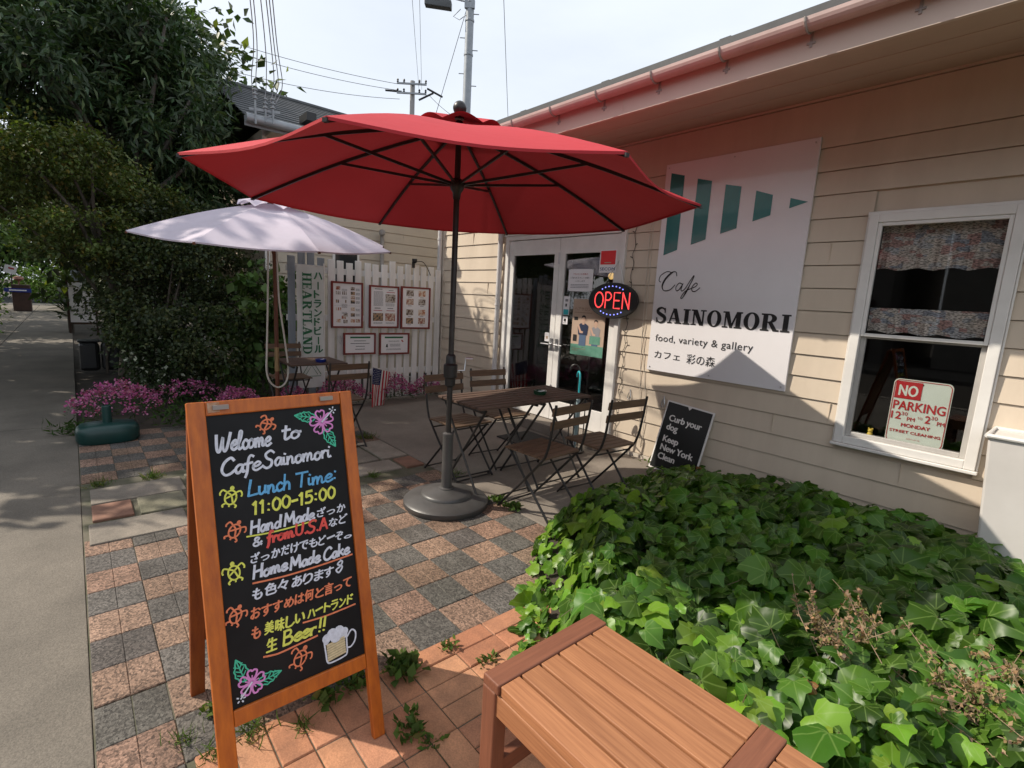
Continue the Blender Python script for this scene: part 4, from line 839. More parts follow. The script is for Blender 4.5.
# ================================================================== PARASOLS
def parasol(name, c, n, Rr, zr_, za, ph, label, mcanopy, mpole, mrib, prad, sag, vent_r, zhub, strut_f, ball, tilt=None, zp=1.55):
    t = thing(name, (c[0], c[1], 0), label, 'parasol'); cx, cy = c
    if tilt:   # the head leans on its joint
        ax = Vector((0, 0, 1)).cross(Vector(tilt)); RT = Matrix.Rotation(Vector((0, 0, 1)).angle(Vector(tilt)), 4, ax); pv = Vector((cx, cy, zp))
    class MB(globals()['MB']):
        def build(s, *a, **k):
            if tilt: s.v = [tuple(pv + RT @ (Vector(v) - pv)) if v[2] > zp else v for v in s.v]
            return super().build(*a, **k)
    def cone(r, zrim, zap, nn=9, sg=sag, bow=.0, vs=0):
        mb = MB(); rows = 9
        # rib lines straight, panels sag between the ribs, edge curved inward
        sub = 10; ring_ = []
        for i in range(rows + 1):
            f = i / rows; row = []
            for k in range(n * sub):
                u_ = (k % sub) / sub; a = ph + 2 * math.pi * k / (n * sub); half = math.pi / n
                b_ = (u_ - .5) * 2 * half; rad = r * f * math.cos(half) / math.cos(b_)       # straight-sided polygon
                q = math.sin(math.pi * u_); rad *= 1 - .035 * q * f * (sg > 0)
                z = zap + (zrim - zap) * (f ** 1.06) - sg * q * f * (1 - .35 * f) + bow * math.sin(math.pi * f) + vs * q * f
                row.append((cx + rad * math.cos(a), cy + rad * math.sin(a), z))
            ring_.append(row)
        K = n * sub
        for row in ring_: mb.v += row; mb.c += [(1, 1, 1)] * K
        for i in range(rows):
            for k in range(K): mb.f.append((i * K + k, i * K + (k + 1) % K, (i + 1) * K + (k + 1) % K, (i + 1) * K + k)); mb.mi.append(0)
        return mb
    bow_ = .028
    cn = cone(Rr, zr_, za, bow=bow_).build('canopy', mcanopy, t, smooth=True)
    cn.data.set_sharp_from_angle(angle=R(5))
    # hem along the rim
    mb = MB(); hem = []
    for k in range(n * 10 + 1):
        u_ = (k % 10) / 10; a = ph + 2 * math.pi * k / (n * 10); half = math.pi / n; b_ = (u_ - .5) * 2 * half; q = math.sin(math.pi * u_); rad = Rr * math.cos(half) / math.cos(b_) * (1 - .035 * q)
        hem.append((cx + rad * math.cos(a), cy + rad * math.sin(a), zr_ - sag * q * .65))
    for k in range(n * 10):
        p, q = hem[k], hem[k + 1]; mb.add([p, q, (q[0], q[1], q[2] - .012), (p[0], p[1], p[2] - .012)], [(0, 1, 2, 3)])
    mb.build('hem', mcanopy, cn)
    zv = za + (zr_ - za) * (vent_r / Rr) ** 1.06 + bow_ * math.sin(math.pi * vent_r / Rr)
    cone(vent_r * 1.12, zv + .008, za + .058, sg=0, vs=.045).build('vent', mcanopy, cn, smooth=True)
    mb = MB(); mb.tube([(cx, cy, .04), (cx, cy, zp - .03), (cx, cy, zp + .03), (cx, cy, za + .03)], prad, 16); mb.build('pole', mpole, t, smooth=True)
    for k in range(n):
        a = ph + 2 * math.pi * k / n; dx, dy = math.cos(a), math.sin(a); mb = MB()
        top = [(cx + dx * (.03 + (Rr - .03) * f), cy + dy * (.03 + (Rr - .03) * f), za + (zr_ - za) * ((.03 + (Rr - .03) * f) / Rr) ** 1.06 + bow_ * math.sin(math.pi * f) - .014) for f in np.linspace(0, 1, 9)]
        for p, q in zip(top[:-1], top[1:]): mb.bar(p, q, .014, .018)
        rb = mb.build('rib', mrib, t)
        mb = MB(); j = top[5]; f5 = Vector(top[4]).lerp(Vector(top[5]), strut_f); mb.bar((cx + dx * .03, cy + dy * .03, zhub), tuple(f5), .011, .016); mb.build('strut', mrib, rb)
        mb = MB(); e = Vector(top[-1]); mb.bar(tuple(e - Vector((dx, dy, 0)) * .01), tuple(e + Vector((dx, dy, 0)) * .006), .018, .014); mb.build('rib_tip', mrib, rb)
    mb = MB(); mb.lathe((cx, cy, zhub), [(prad + .004, -.09), (prad + .008, -.05), (.042, -.03), (.048, 0), (.042, .02), (prad + .006, .035)], 18); mb.build('runner', mrib, t, smooth=True)
    mb = MB(); mb.lathe((cx, cy, za), [(prad + .004, -.05), (.045, -.03), (.045, -.005), (prad, .03)], 18); mb.build('top_hub', mrib, t, smooth=True)
    if ball:
        mb = MB(); mb.lathe((cx, cy, za + .06), [(.03, -.02), (.03, .0), (.018, .02), (.018, .04)], 14); mb.ball((cx, cy, za + .105), .042, 18); mb.build('finial', M['umbpole'], t, smooth=True)
    else:
        mb = MB(); mb.lathe((cx, cy, za + .05), [(.02, -.01), (.02, .01), (.008, .03)], 12); mb.build('finial', mpole, t, smooth=True)
    return t
um = parasol('red_parasol', (-2.794, 1.888), 8, 1.475, 2.03, 2.468, -7.2, 'large open red parasol on a dark pole with round base beside the table', M['red'], M['umbpole'], M['iron'], .019, .035, .27, 2.125, .3, True)
cx, cy = -2.794, 1.888; mb = MB()
mb.lathe((cx, cy, 0), [(.285, .003), (.292, .012), (.292, .040), (.280, .052), (.175, .074), (.172, .088), (.160, .098), (.06, .118), (.045, .122)], 64); mb.build('base', M['umbbase'], um, smooth=True)
mb = MB(); mb.lathe((cx, cy, .118), [(.055, 0), (.055, .006), (.037, .012), (.036, .37), (.038, .372), (.038, .392), (.024, .40)], 28); mb.build('base_tube', M['umbbase'], um, smooth=True)
mb = MB(); mb.lathe((cx, cy, .83), [(.021, 0), (.034, .012), (.036, .06), (.046, .07), (.046, .15), (.034, .16), (.032, .21), (.021, .222)], 20); cb = mb.build('crank_box', M['black'], um, smooth=True)
mb = MB(); mb.tube([(cx, cy + .04, .94), (cx + .02, cy + .10, .94), (cx + .025, cy + .105, 1.03)], .006, 8); mb.tube([(cx + .025, cy + .105, 1.02), (cx + .055, cy + .14, 1.02)], .011, 8); mb.build('crank_handle', M['steel'], cb, smooth=True)
u2 = parasol('pale_parasol', (-5.294, 1.508), 8, 1.127, 1.874, 2.20, 4.727, 'smaller pale lavender parasol on a wooden pole beside the fence', M['lav'], M['bamboo'], M['bamboo'], .019, .03, .27, 1.83, .3, False, (.131, -.053, .99), 1.55)
mb = MB(); mb.lathe((-5.294, 1.508, 0), [(.2, .003), (.21, .02), (.2, .06), (.05, .09), (.03, .30)], 32); mb.build('base', M['greenp'], u2, smooth=True)
mb = MB(); mb.tube([(-5.294, 1.508, .60), (-5.294, 1.508, .84)], .022, 14); mb.build('pole_joint', mat('brass_joint', (.30, .2, .1), None, rough=.4, metal=.4), u2, smooth=True)
mb = MB(); mb.tube(cat_rom([(-5.19, 1.42, 1.76), (-5.18, 1.405, 1.3), (-5.17, 1.385, .85), (-5.16, 1.375, .62), (-5.16, 1.41, .51), (-5.16, 1.48, .46), (-5.16, 1.55, .51), (-5.165, 1.575, .64), (-5.17, 1.545, .95), (-5.19, 1.51, 1.3), (-5.2, 1.50, 1.76)], 6), .0085, 8); mb.build('pull_rope', M['rope'], u2, smooth=True)
gb = thing('parasol_base', (-5.62, .17, 0), 'empty dark green plastic parasol base beside the pavement and pink flowers', 'parasol base')
mb = MB(); n = 40; vs = []
def sup(a, rx, ry): c_, s_ = math.cos(a), math.sin(a); return rx * math.copysign(abs(c_) ** .62, c_), ry * math.copysign(abs(s_) ** .62, s_)
prof = [(.93, .004), (1, .03), (1.0, .10), (.96, .13), (.86, .15), (.5, .162), (.2, .165)]
for s_, z in prof:
    for i in range(n): x, y = sup(2 * math.pi * i / n, .17 * s_, .225 * s_); vs.append((-5.62 + x, .17 + y, z))
fs = [(i * n + j, i * n + (j + 1) % n, (i + 1) * n + (j + 1) % n, (i + 1) * n + j) for i in range(len(prof) - 1) for j in range(n)] + [tuple(range((len(prof) - 1) * n, len(prof) * n))]
mb.add(vs, fs); mb.build('body', M['greenp'], gb, smooth=True)
mb = MB(); mb.lathe((-5.62, .17, .16), [(.036, 0), (.034, .15), (.026, .155), (.024, .10)], 20); mb.build('socket', M['greenp'], gb, smooth=True)

# ================================================================== A-FRAME CHALKBOARD
af = thing('a_frame_board', (-1.6, .45, 0), 'orange framed A-board blackboard with colourful chalk writing standing on the paving', 'chalkboard sign')
S = Vector((-.2487, 0, .9686)); Nn_ = Vector((.9686, 0, .2487)); O = Vector((-1.317, 0, 0)); Y_ = Vector((0, 1, 0))
def ab(u0, u1, s0, s1, t0, t1): # box on the front leaf: across u, up the slope s, depth t (towards back)
    c = O + Y_ * (u0 + u1) / 2 + S * (s0 + s1) / 2 - Nn_ * (t0 + t1) / 2; return c, Y_ * (u1 - u0) / 2, S * (s1 - s0) / 2, Nn_ * (t1 - t0) / 2
def abox(*a): mb = MB(); mb.obox(*ab(*a)); return mb
for u0, u1 in ((.2185, .263), (.648, .6865)): abox(u0, u1, 0.006, 1.138, 0, .024).build('leg', M['orange'], af, bevel=.003)
abox(.2635, .6475, 1.097, 1.1375, .001, .023).build('top_rail', M['orangey'] if 'orangey' in M else M['orange'], af, bevel=.003)
abox(.2635, .6475, .236, .281, .001, .023).build('bottom_rail', M['orange'], af, bevel=.003)
pn = abox(.262, .649, .279, 1.099, .009, .017).build('chalkboard', M['chalk'], af)
S2 = Vector((.26 / 1.13, 0, 1.1)).normalized(); N2 = Vector((S2.z, 0, -S2.x))
O2 = Vector((-1.875, 0, 0))
def bbox(u0, u1, s0, s1, t0, t1): mb = MB(); mb.obox(O2 + Y_ * (u0 + u1) / 2 + S2 * (s0 + s1) / 2 - N2 * (t0 + t1) / 2 * -1, Y_ * (u1 - u0) / 2, S2 * (s1 - s0) / 2, N2 * (t1 - t0) / 2); return mb
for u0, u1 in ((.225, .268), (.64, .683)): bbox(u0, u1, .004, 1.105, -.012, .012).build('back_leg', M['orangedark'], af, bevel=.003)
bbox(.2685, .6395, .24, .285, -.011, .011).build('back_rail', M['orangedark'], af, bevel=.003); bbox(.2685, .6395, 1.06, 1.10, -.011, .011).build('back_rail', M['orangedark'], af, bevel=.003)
bbox(.267, .641, .283, 1.062, -.004, .004).build('back_panel', mat('back_ply', (.42, .26, .12), (.34, .2, .09), 4, .6, stretch=(6, 6, 1)), af)
for u in (.30, .60):
    mb = MB(); mb.obox((-1.607, u, 1.085), (.02, 0, 0), (0, .02, 0), (0, 0, .006)); mb.build('hinge', M['steel'], af)
mb = MB(); mb.obox(*ab(.268, .298, 1.106, 1.134, -.0005, .0)); mb.build('price_label', mat('old_label', (.40, .20, .10), (.5, .35, .25), 60, .7), af)
pl = (O - Nn_ * .0088, Y_, S, Nn_)
GL = {
'W': (.98, [[(0, .95), (.05, .3), (.16, .0), (.30, .15), (.42, .8), (.44, .3), (.56, 0), (.72, .2), (.90, 1.02)]]),
'e': (.42, [[(.02, .25), (.25, .28), (.38, .42), (.25, .53), (.06, .35), (.05, .12), (.2, 0), (.44, .14)]]),
'l': (.30, [[(.0, .12), (.18, .6), (.24, .98), (.12, .98), (.06, .4), (.12, 0), (.32, .12)]]),
'c': (.40, [[(.36, .42), (.22, .52), (.05, .3), (.12, .03), (.25, 0), (.42, .12)]]),
'o': (.46, [[(.25, .5), (.07, .38), (.06, .12), (.2, 0), (.38, .15), (.36, .42), (.22, .5), (.32, .42), (.48, .44)]]),
'm': (.70, [[(.03, .5), (.06, 0)], [(.06, .2), (.18, .5), (.28, .4), (.29, 0)], [(.29, .2), (.42, .5), (.52, .4), (.54, .05), (.70, .1)]]),
't': (.38, [[(.17, .9), (.13, .12), (.22, 0), (.38, .14)], [(0, .60), (.36, .64)]]),
'C': (.62, [[(.58, .82), (.42, 1.0), (.15, .75), (.05, .3), (.2, 0), (.42, .02), (.62, .2)]]),
'a': (.46, [[(.38, .45), (.2, .5), (.05, .28), (.12, .02), (.28, .1), (.38, .48)], [(.38, .48), (.37, .08), (.48, .08)]]),
'f': (.36, [[(.40, .92), (.26, 1.0), (.16, .75), (.12, .0), (.04, -.32)], [(0, .5), (.36, .55)]]),
'S': (.62, [[(.58, .88), (.38, 1.04), (.12, .85), (.2, .58), (.46, .38), (.42, .06), (.18, -.04), (-.04, .15)]]),
'i': (.24, [[(.06, .5), (.08, .08), (.24, .08)], [(.11, .70), (.12, .74)]]),
'n': (.48, [[(.04, .5), (.06, 0)], [(.06, .22), (.2, .5), (.32, .38), (.34, .05), (.48, .1)]]),
'r': (.36, [[(.05, .5), (.07, 0)], [(.07, .25), (.18, .48), (.34, .46)]]),
'L': (.56, [[(.12, 1), (.06, .5)], [(.06, .5), (.03, .03)], [(.03, .03), (.52, .08)]]),
'u': (.48, [[(.04, .5), (.05, .12), (.18, 0), (.34, .2), (.36, .5)], [(.36, .5), (.37, .08), (.48, .08)]]),
'h': (.46, [[(.08, 1), (.05, 0)], [(.05, .25), (.2, .5), (.34, .36), (.36, 0)]]),
'T': (.62, [[(0, .95), (.62, .98)], [(.33, .97), (.28, 0)]]),
'd': (.48, [[(.36, .42), (.2, .5), (.05, .28), (.12, .02), (.3, .1), (.38, .45)], [(.43, 1), (.38, .05)]]),
'H': (.64, [[(.08, 1), (.04, 0)], [(.56, 1), (.52, 0)], [(.05, .48), (.54, .54)]]),
'M': (.82, [[(.04, 0), (.12, .98)], [(.12, .98), (.36, .3)], [(.36, .3), (.64, 1)], [(.64, 1), (.72, 0)]]),
'k': (.44, [[(.08, 1), (.05, 0)], [(.36, .5), (.06, .25)], [(.14, .3), (.4, 0)]]),
'B': (.58, [[(.1, .98), (.06, 0)], [(.06, .96), (.35, .97), (.42, .75), (.3, .55), (.08, .52)], [(.08, .52), (.4, .48), (.5, .25), (.38, .03), (.04, 0)]]),
'U': (.60, [[(.05, 1), (.05, .25), (.22, 0), (.42, .12), (.48, .5), (.5, 1)]]),
'A': (.62, [[(.02, 0), (.3, 1)], [(.3, 1), (.56, 0)], [(.12, .36), (.5, .36)]]),
'.': (.22, [[(.07, .03), (.10, .06)]]), ':': (.30, [[(.12, .15), (.13, .20)], [(.14, .62), (.15, .67)]]),
'1': (.36, [[(.06, .8), (.2, 1)], [(.2, 1), (.17, 0)]]), '0': (.52, [[(.25, 1), (.08, .72), (.08, .25), (.25, 0), (.42, .25), (.44, .72), (.25, 1)]]),
'5': (.50, [[(.42, .98), (.12, .96)], [(.12, .96), (.08, .55)], [(.08, .55), (.3, .62), (.42, .35), (.3, .04), (.04, .04)]]),
'-': (.42, [[(.05, .46), (.36, .5)]]), '!': (.24, [[(.16, 1), (.10, .32)], [(.07, .03), (.08, .07)]]), ' ': (.34, []),
'&': (.6, [[(.52, .05), (.15, .6), (.2, .88), (.36, .8), (.3, .6), (.06, .28), (.12, .03), (.32, .02), (.52, .38)]]),
}
class Chalk:
    def __init__(s): s.d = {}
    def mb(s, c): return s.d.setdefault(c, MB())
    def write(s, c, body, x, y, x1, h, w, slant=.12, rise=0.0):
        adv = sum(GL[k][0] for k in body); sx = (x1 - x) / (adv * h); r = random.Random(body)
        for k in body:
            dy = r.uniform(-.03, .03) * h
            for st in GL[k][1]:
                q = [(x + (a * sx + b * slant) * h, y + dy + b * h + rise * (x - .3)) for a, b in st]
                ribbon(s.mb(c), q, [w * r.uniform(.9, 1.25) for _ in range(4)], pl, 0)
            x += GL[k][0] * h * sx
    def jp(s, c, body, x, y, x1, h, bold=.052, shear=.18, rise=0.0):
        n = len(body); st = (x1 - x) / n; r = random.Random(body)
        for i, ch in enumerate(body): 
            k = h * (.82 if ch in 'っー' else 1) * r.uniform(.92, 1.05)
            if ch == 'ー': s.line(c, [(x + st * i + .002, y + h * .42), (x + st * (i + .9), y + h * .55)], .0052)
            else: text(s.mb(c), ch, pl, x + st * i, y + r.uniform(-.05, .05) * h + rise * st * i, k * .80, st * (.80 if ch in 'っ' else .90), 0, bold=bold, shear=shear)
    def line(s, c, pts, w): ribbon(s.mb(c), pts, w * 1.1, pl, 0)
    def done(s, parent):
        for c, mb in s.d.items(): mb.build('chalk_writing', CH[c], parent)
ck = Chalk()
ck.write('white', 'Welcome', .279, .993, .425, .050, .0066); ck.write('white', 'to', .458, 1.005, .512, .044, .0066)
ck.write('white', 'Cafe', .286, .926, .392, .046, .0066); ck.write('white', 'Sainomori', .398, .929, .600, .046, .0064)
ck.write('blue', 'Lunch', .350, .853, .470, .046, .0062); ck.write('blue', 'Time:', .484, .853, .615, .044, .0062)
ck.write('yellow', '11:00-15:00', .357, .799, .604, .036, .0064, .06)
ck.write('white', 'Hand', .347, .746, .432, .037, .0062); ck.write('white', 'Made', .440, .746, .530, .037, .0062); ck.jp('white', 'ざっか', .540, .750, .634, .030)
ck.line('yellow', [(.338, .741), (.40, .737), (.47, .738), (.535, .742)], .004)
ck.write('white', '&', .350, .709, .378, .026, .005); ck.write('red', 'from', .389, .708, .466, .034, .0068); ck.write('red', 'U.S.A', .470, .709, .569, .034, .0068); ck.jp('white', 'など', .573, .712, .638, .030)
ck.jp('white', 'ざっかだけでもどーぞ。', .342, .664, .645, .030)
ck.write('white', 'Home', .343, .617, .438, .037, .0066); ck.write('white', 'Made', .445, .613, .535, .036, .0066); ck.write('white', 'Cake', .545, .612, .630, .036, .0066)
ck.line('orange', [(.342, .606), (.43, .600), (.54, .601), (.638, .606)], .0045)
ck.jp('white', 'も', .338, .560, .366, .034); ck.jp('white', '色々', .372, .562, .440, .036); ck.jp('white', 'あります', .446, .560, .578, .034); ck.line('white', [(.600, .597), (.588, .588), (.602, .577), (.590, .562), (.582, .572), (.596, .580), (.604, .592), (.598, .598)], .0048)
ck.jp('orange', 'おすすめは何と言って', .328, .508, .632, .033)
ck.jp('orange', 'も', .327, .452, .352, .036); ck.jp('yellow', '美味しい', .360, .452, .476, .036); ck.jp('yellow', 'ハートランド', .482, .455, .630, .033); ck.line('orange', [(.468, .447), (.54, .443), (.632, .447)], .0045)
ck.jp('yellow', '生', .360, .402, .394, .038); ck.write('yellow', 'Beer', .404, .402, .503, .040, .0068); ck.write('yellow', '!!', .508, .402, .534, .040, .0064); ck.line('orange', [(.352, .392), (.39, .386), (.44, .389), (.505, .394)], .0048)
def turtle(c, x, y, s, rot):
    s *= .84
    cr, sr = math.cos(rot), math.sin(rot); f = lambda P_: [(x + s * (a * cr - b * sr), y + s * (a * sr + b * cr)) for a, b in P_]
    el = lambda cx, cy, rx, ry, n=14: [(cx + rx * math.cos(2 * math.pi * i / n), cy + ry * math.sin(2 * math.pi * i / n)) for i in range(n + 1)]
    for st in (el(0, 0, .30, .40), [(-.18, .26), (.02, .1), (.16, -.30)], [(.20, .24), (.02, .1)], [(-.28, -.1), (.02, .1)],
               [(-.22, .28), (-.46, .40), (-.58, .22), (-.56, .1)], [(.22, .28), (.46, .40), (.58, .22), (.56, .1)], [(-.18, -.33), (-.36, -.46), (-.32, -.56)], [(.18, -.33), (.36, -.46), (.32, -.56)], [(0, -.4), (0, -.52)]): ck.line(c, f(st), .0042)
    ck.mb(c).poly(f(el(0, .53, .12, .14)[:-1]), pl, nextoff(), 0)
turtle('orange', .417, 1.056, .052, -.9); turtle('yellow', .306, .861, .058, -.25); turtle('orange', .308, .765, .056, -.55); turtle('yellow', .297, .650, .058, .1); turtle('orange', .291, .531, .056, -.5); turtle('orange', .450, .348, .066, -.6)
def chalkleaf(c, x, y, s, rot):
    cr, sr = math.cos(rot), math.sin(rot); f = lambda P_: [(x + s * (a * cr - b * sr), y + s * (a * sr + b * cr)) for a, b in P_]
    left = [(0, 0)] + [(-.22 * math.sin(math.pi * min(1, q / 8 + .06)) - (.05 if q % 2 else 0), q / 8) for q in range(1, 8)] + [(0, 1.05)]
    for st in (left, [(-a, b) for a, b in left]): ribbon(ck.mb(c), f(st), .004, pl, 0, smooth=False)
    ck.line(c, f([(0, 0), (0, .95)]), .003)
    for q in (.25, .45, .65): ck.line(c, f([(0, q), (-.17, q + .16)]), .0026); ck.line(c, f([(0, q), (.17, q + .16)]), .0026)
def hibiscus(c, x, y, s, rot, st):
    for k in range(5):
        a = rot + k * 2 * math.pi / 5; u_ = (math.cos(a), math.sin(a)); v_ = (-u_[1], u_[0]); f = lambda p, q: (x + s * (u_[0] * p + v_[0] * q), y + s * (u_[1] * p + v_[1] * q))
        ck.line(c, [f(.12, 0), f(.45, -.26), f(.80, -.34), f(.92, -.15), f(.84, 0), f(.94, .16), f(.78, .34), f(.45, .26), f(.12, 0)], .0046); ck.line(c, [f(.15, 0), f(.5, 0)], .003)
    e = (x + s * 1.25 * math.cos(st), y + s * 1.25 * math.sin(st)); ck.line('white', [(x, y), e], .004)
    for k in range(5): ck.line('white', [(e[0] + .007 * math.cos(k * 1.3), e[1] + .007 * math.sin(k * 1.3)), (e[0] + .011 * math.cos(k * 1.3), e[1] + .011 * math.sin(k * 1.3))], .0035)
chalkleaf('green', .565, 1.060, .062, 1.35); chalkleaf('green', .590, 1.020, .062, 3.6); hibiscus('pink', .583, 1.045, .040, .45, .75)
chalkleaf('green', .300, .345, .066, .28); chalkleaf('green', .330, .325, .062, -1.42); hibiscus('pink', .316, .336, .036, .2, 3.95)
mb = ck.mb('white'); mx_, my_ = .560, .338
for dx, dy, r in ((-.028, .036, .014), (-.010, .044, .017), (.012, .046, .016), (.028, .038, .013), (0, .032, .018), (-.03, .026, .009), (.026, .028, .012)): mb.poly([(mx_ + dx + r * math.cos(q * .5236), my_ + dy + r * math.sin(q * .5236)) for q in range(12)], pl, nextoff(), 0)
ck.line('white', [(mx_ - .036, my_ + .022), (mx_ - .034, my_ - .01), (mx_ - .032, my_ - .034), (mx_ - .02, my_ - .041), (mx_ + .02, my_ - .038), (mx_ + .031, my_ - .03), (mx_ + .033, my_), (mx_ + .034, my_ + .024)], .0045)
ck.line('white', [(mx_ + .036, my_ + .018), (mx_ + .052, my_ + .034), (mx_ + .064, my_ + .022), (mx_ + .060, my_ - .002), (mx_ + .046, my_ - .016), (mx_ + .036, my_ - .016)], .0045)
for q in range(7): ck.line('beige', [(mx_ - .028, my_ + .014 - q * .0075), (mx_ + .026, my_ + .020 - q * .0075)], .0062)
ck.done(pn)

# ================================================================== BENCH
be = thing('wooden_bench', (-.36, .98, 0), 'red brown slatted wooden bench in front of the ivy bed', 'bench')
zt = .45; BX0, BX1, BY0, BY1 = -.927, .205, .765, 1.205
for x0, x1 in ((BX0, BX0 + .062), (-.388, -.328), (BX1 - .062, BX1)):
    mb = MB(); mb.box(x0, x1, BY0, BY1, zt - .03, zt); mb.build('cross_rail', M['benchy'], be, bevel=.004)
ys = np.linspace(BY0 + .004, BY1 - .004, 7)
for a, b_ in ((BX0 + .064, -.390), (-.326, BX1 - .064)):
    for j in range(6):
        mb = MB(); o = rng.uniform(-.0015, .0015); mb.box(a, b_, ys[j] + .0042, ys[j + 1] - .0042, zt - .032 + o, zt - .004 + o); mb.build('slat', M['bench'], be, bevel=.0025)
for y0 in (BY0 + .006, BY1 - .028):
    mb = MB(); mb.box(BX0 + .005, BX1 - .005, y0, y0 + .022, zt - .098, zt - .034); mb.build('apron', M['bench'], be, bevel=.003)
for x0 in (BX0, BX1 - .052):
    for y0 in (BY0, BY1 - .045):
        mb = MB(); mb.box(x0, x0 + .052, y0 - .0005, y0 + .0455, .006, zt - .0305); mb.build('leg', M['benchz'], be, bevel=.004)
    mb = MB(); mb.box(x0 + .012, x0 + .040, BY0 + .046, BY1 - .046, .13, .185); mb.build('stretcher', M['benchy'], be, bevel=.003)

# ================================================================== BISTRO TABLES AND CHAIRS
def bistro_table(c, rz, label):
    t = thing('folding_table', (c[0], c[1], 0), label, 'table', 'slatted folding tables', rz)
    mb = MB(); w = .54; n = 8; st = w / n
    for i in range(n): mb.box(-w / 2 + i * st + .007, -w / 2 + (i + 1) * st - .007, -.28, .28, .683, .700)
    mb.build('table_top', M['woodgrey'], t, world=False, bevel=.002)
    mb = MB()
    for y in (-.25, .25): mb.box(-.26, .26, y - .008, y + .008, .664, .682)
    mb.build('top_frame', M['iron'], t, world=False)
    for y, s in ((-.235, 1), (.235, 1), (-.215, -1), (.215, -1)):
        mb = MB(); mb.tube([(-.24 * s, y, .672), (.235 * s, y, .012)], .009, 8); mb.ball((.235 * s, y, .012), .012, 8); mb.build('leg', M['iron'], t, world=False, smooth=True)
    for x, z in ((.228, .03), (-.228, .03)):
        mb = MB(); yy = .235 if x > 0 else .215; mb.tube([(x, -yy, z), (x, yy, z)], .006, 8); mb.build('stretcher', M['iron'], t, world=False, smooth=True)
    return t
bistro_table((-2.885, 2.305), 0, 'slatted folding table next to the red parasol pole')
bistro_table((-2.885, 2.868), 0, 'slatted folding table with the dark green ashtray, pushed against its twin near the door')
bistro_table((-5.26, 1.83), 0, 'slatted folding table under the pale parasol with a blue ashtray')
def bistro_chair(c, rz, label):
    t = thing('folding_chair', (c[0], c[1], 0), label, 'chair', 'slatted folding chairs', rz)
    mb = MB(); n = 6; w = .36
    for i in range(n): x0 = -.20 + i * w / n; mb.box(x0 + .003, x0 + w / n - .003, -.185, .185, .440, .453)
    mb.build('seat', M['woodchair'], t, world=False, bevel=.002)
    mb = MB()
    for z in (.70, .79): 
        x = .185 + (z - .45) * .12; mb.obox((x - .012, 0, z - .025), (.006, 0, .0), (0, .195, 0), (.004, 0, .027))
    mb.build('backrest', M['woodchair'], t, world=False, bevel=.002)
    for y in (-.18, .18):
        mb = MB(); mb.tube(cat_rom([(.225, y, .81), (.205, y, .66), (.175, y, .50), (.10, y, .385), (-.24, y, .012)], 5), .0085, 8); mb.build('leg', M['iron'], t, world=False, smooth=True)
        yy = y * .88; mb = MB(); mb.tube([(-.17, yy, .43), (.225, yy, .012)], .0085, 8); mb.ball((.225, yy, .012), .011, 8); mb.build('leg', M['iron'], t, world=False, smooth=True)
    mb = MB()
    for x, z, yy in ((-.228, .025, .18), (.212, .025, .158), (-.19, .428, .158), (.10, .39, .18)): mb.tube([(x, -yy, z), (x, yy, z)], .006, 8)
    mb.build('stretcher', M['iron'], t, world=False, smooth=True); return t
bistro_chair((-2.33, 2.36), R(4), 'folding chair nearest the ivy and red parasol base, its back to the ivy')
bistro_chair((-2.26, 2.875), R(-4), 'folding chair between the leaning sign and the table, its back to the ivy')
bistro_chair((-3.29, 2.32), R(183), 'folding chair behind the red parasol pole, facing the ivy')
bistro_chair((-3.36, 2.81), R(176), 'folding chair standing nearest the left door leaf, facing the ivy')
bistro_chair((-4.50, 1.82), R(2), 'folding chair with its back to the patio, at the table under the pale parasol')
bistro_chair((-5.86, 1.80), R(180), 'folding chair between the green lettered banner and the pale parasol table')
def ashtray(c, m, label):
    t = thing('ashtray', c, label, 'ashtray'); mb = MB(); mb.lathe(c, [(.045, 0), (.052, .012), (.055, .030), (.047, .030), (.038, .010), (.001, .008)], 24); mb.build('dish', m, t, smooth=True)
    mb = MB(); mb.bar((c[0] - .02, c[1] - .01, c[2] + .018), (c[0] + .03, c[1] + .02, c[2] + .034), .007, .007); mb.build('cigarette_end', M['paper'], t)
m, nt, b = nt_new('green_glass'); b.inputs['Base Color'].default_value = (.02, .10, .05, 1); b.inputs['Roughness'].default_value = .08; b.inputs['Transmission Weight'].default_value = .5
ashtray((-2.84, 2.78, .7005), m, 'dark green glass ashtray on the table near the door'); ashtray((-5.12, 1.88, .7005), M['blue'], 'blue ashtray on the table under the pale parasol')
# doormat, umbrellas, white planter
mb = MB(); mb.box(-3.96, -3.15, 3.28, 3.72, .006, .020); tag(mb.build('doormat', mat('rubber', (.022, .021, .02), (.035, .033, .03), 30, .9, .5, 90), bevel=.006), 'dark rubber doormat on the patio before the double door', 'doormat')
us = thing('umbrella_stand', (-3.17, 3.62, 0), 'thin dark wire umbrella stand by the right door jamb', 'umbrella stand')
mb = MB()
for z in (.30, .56): mb.tube([(-3.17 + .075 * math.cos(a), 3.62 + .075 * math.sin(a), z) for a in np.linspace(0, 2 * math.pi, 19)], .006, 6)
for k in range(4): a = k * math.pi / 2 + .4; mb.tube([(-3.17 + .075 * math.cos(a), 3.62 + .075 * math.sin(a), .02), (-3.17 + .075 * math.cos(a), 3.62 + .075 * math.sin(a), .57)], .006, 6)
mb.lathe((-3.17, 3.62, .005), [(.09, 0), (.095, .01), (.09, .02), (.02, .022)], 20); mb.build('wire_frame', M['iron'], us, smooth=True)
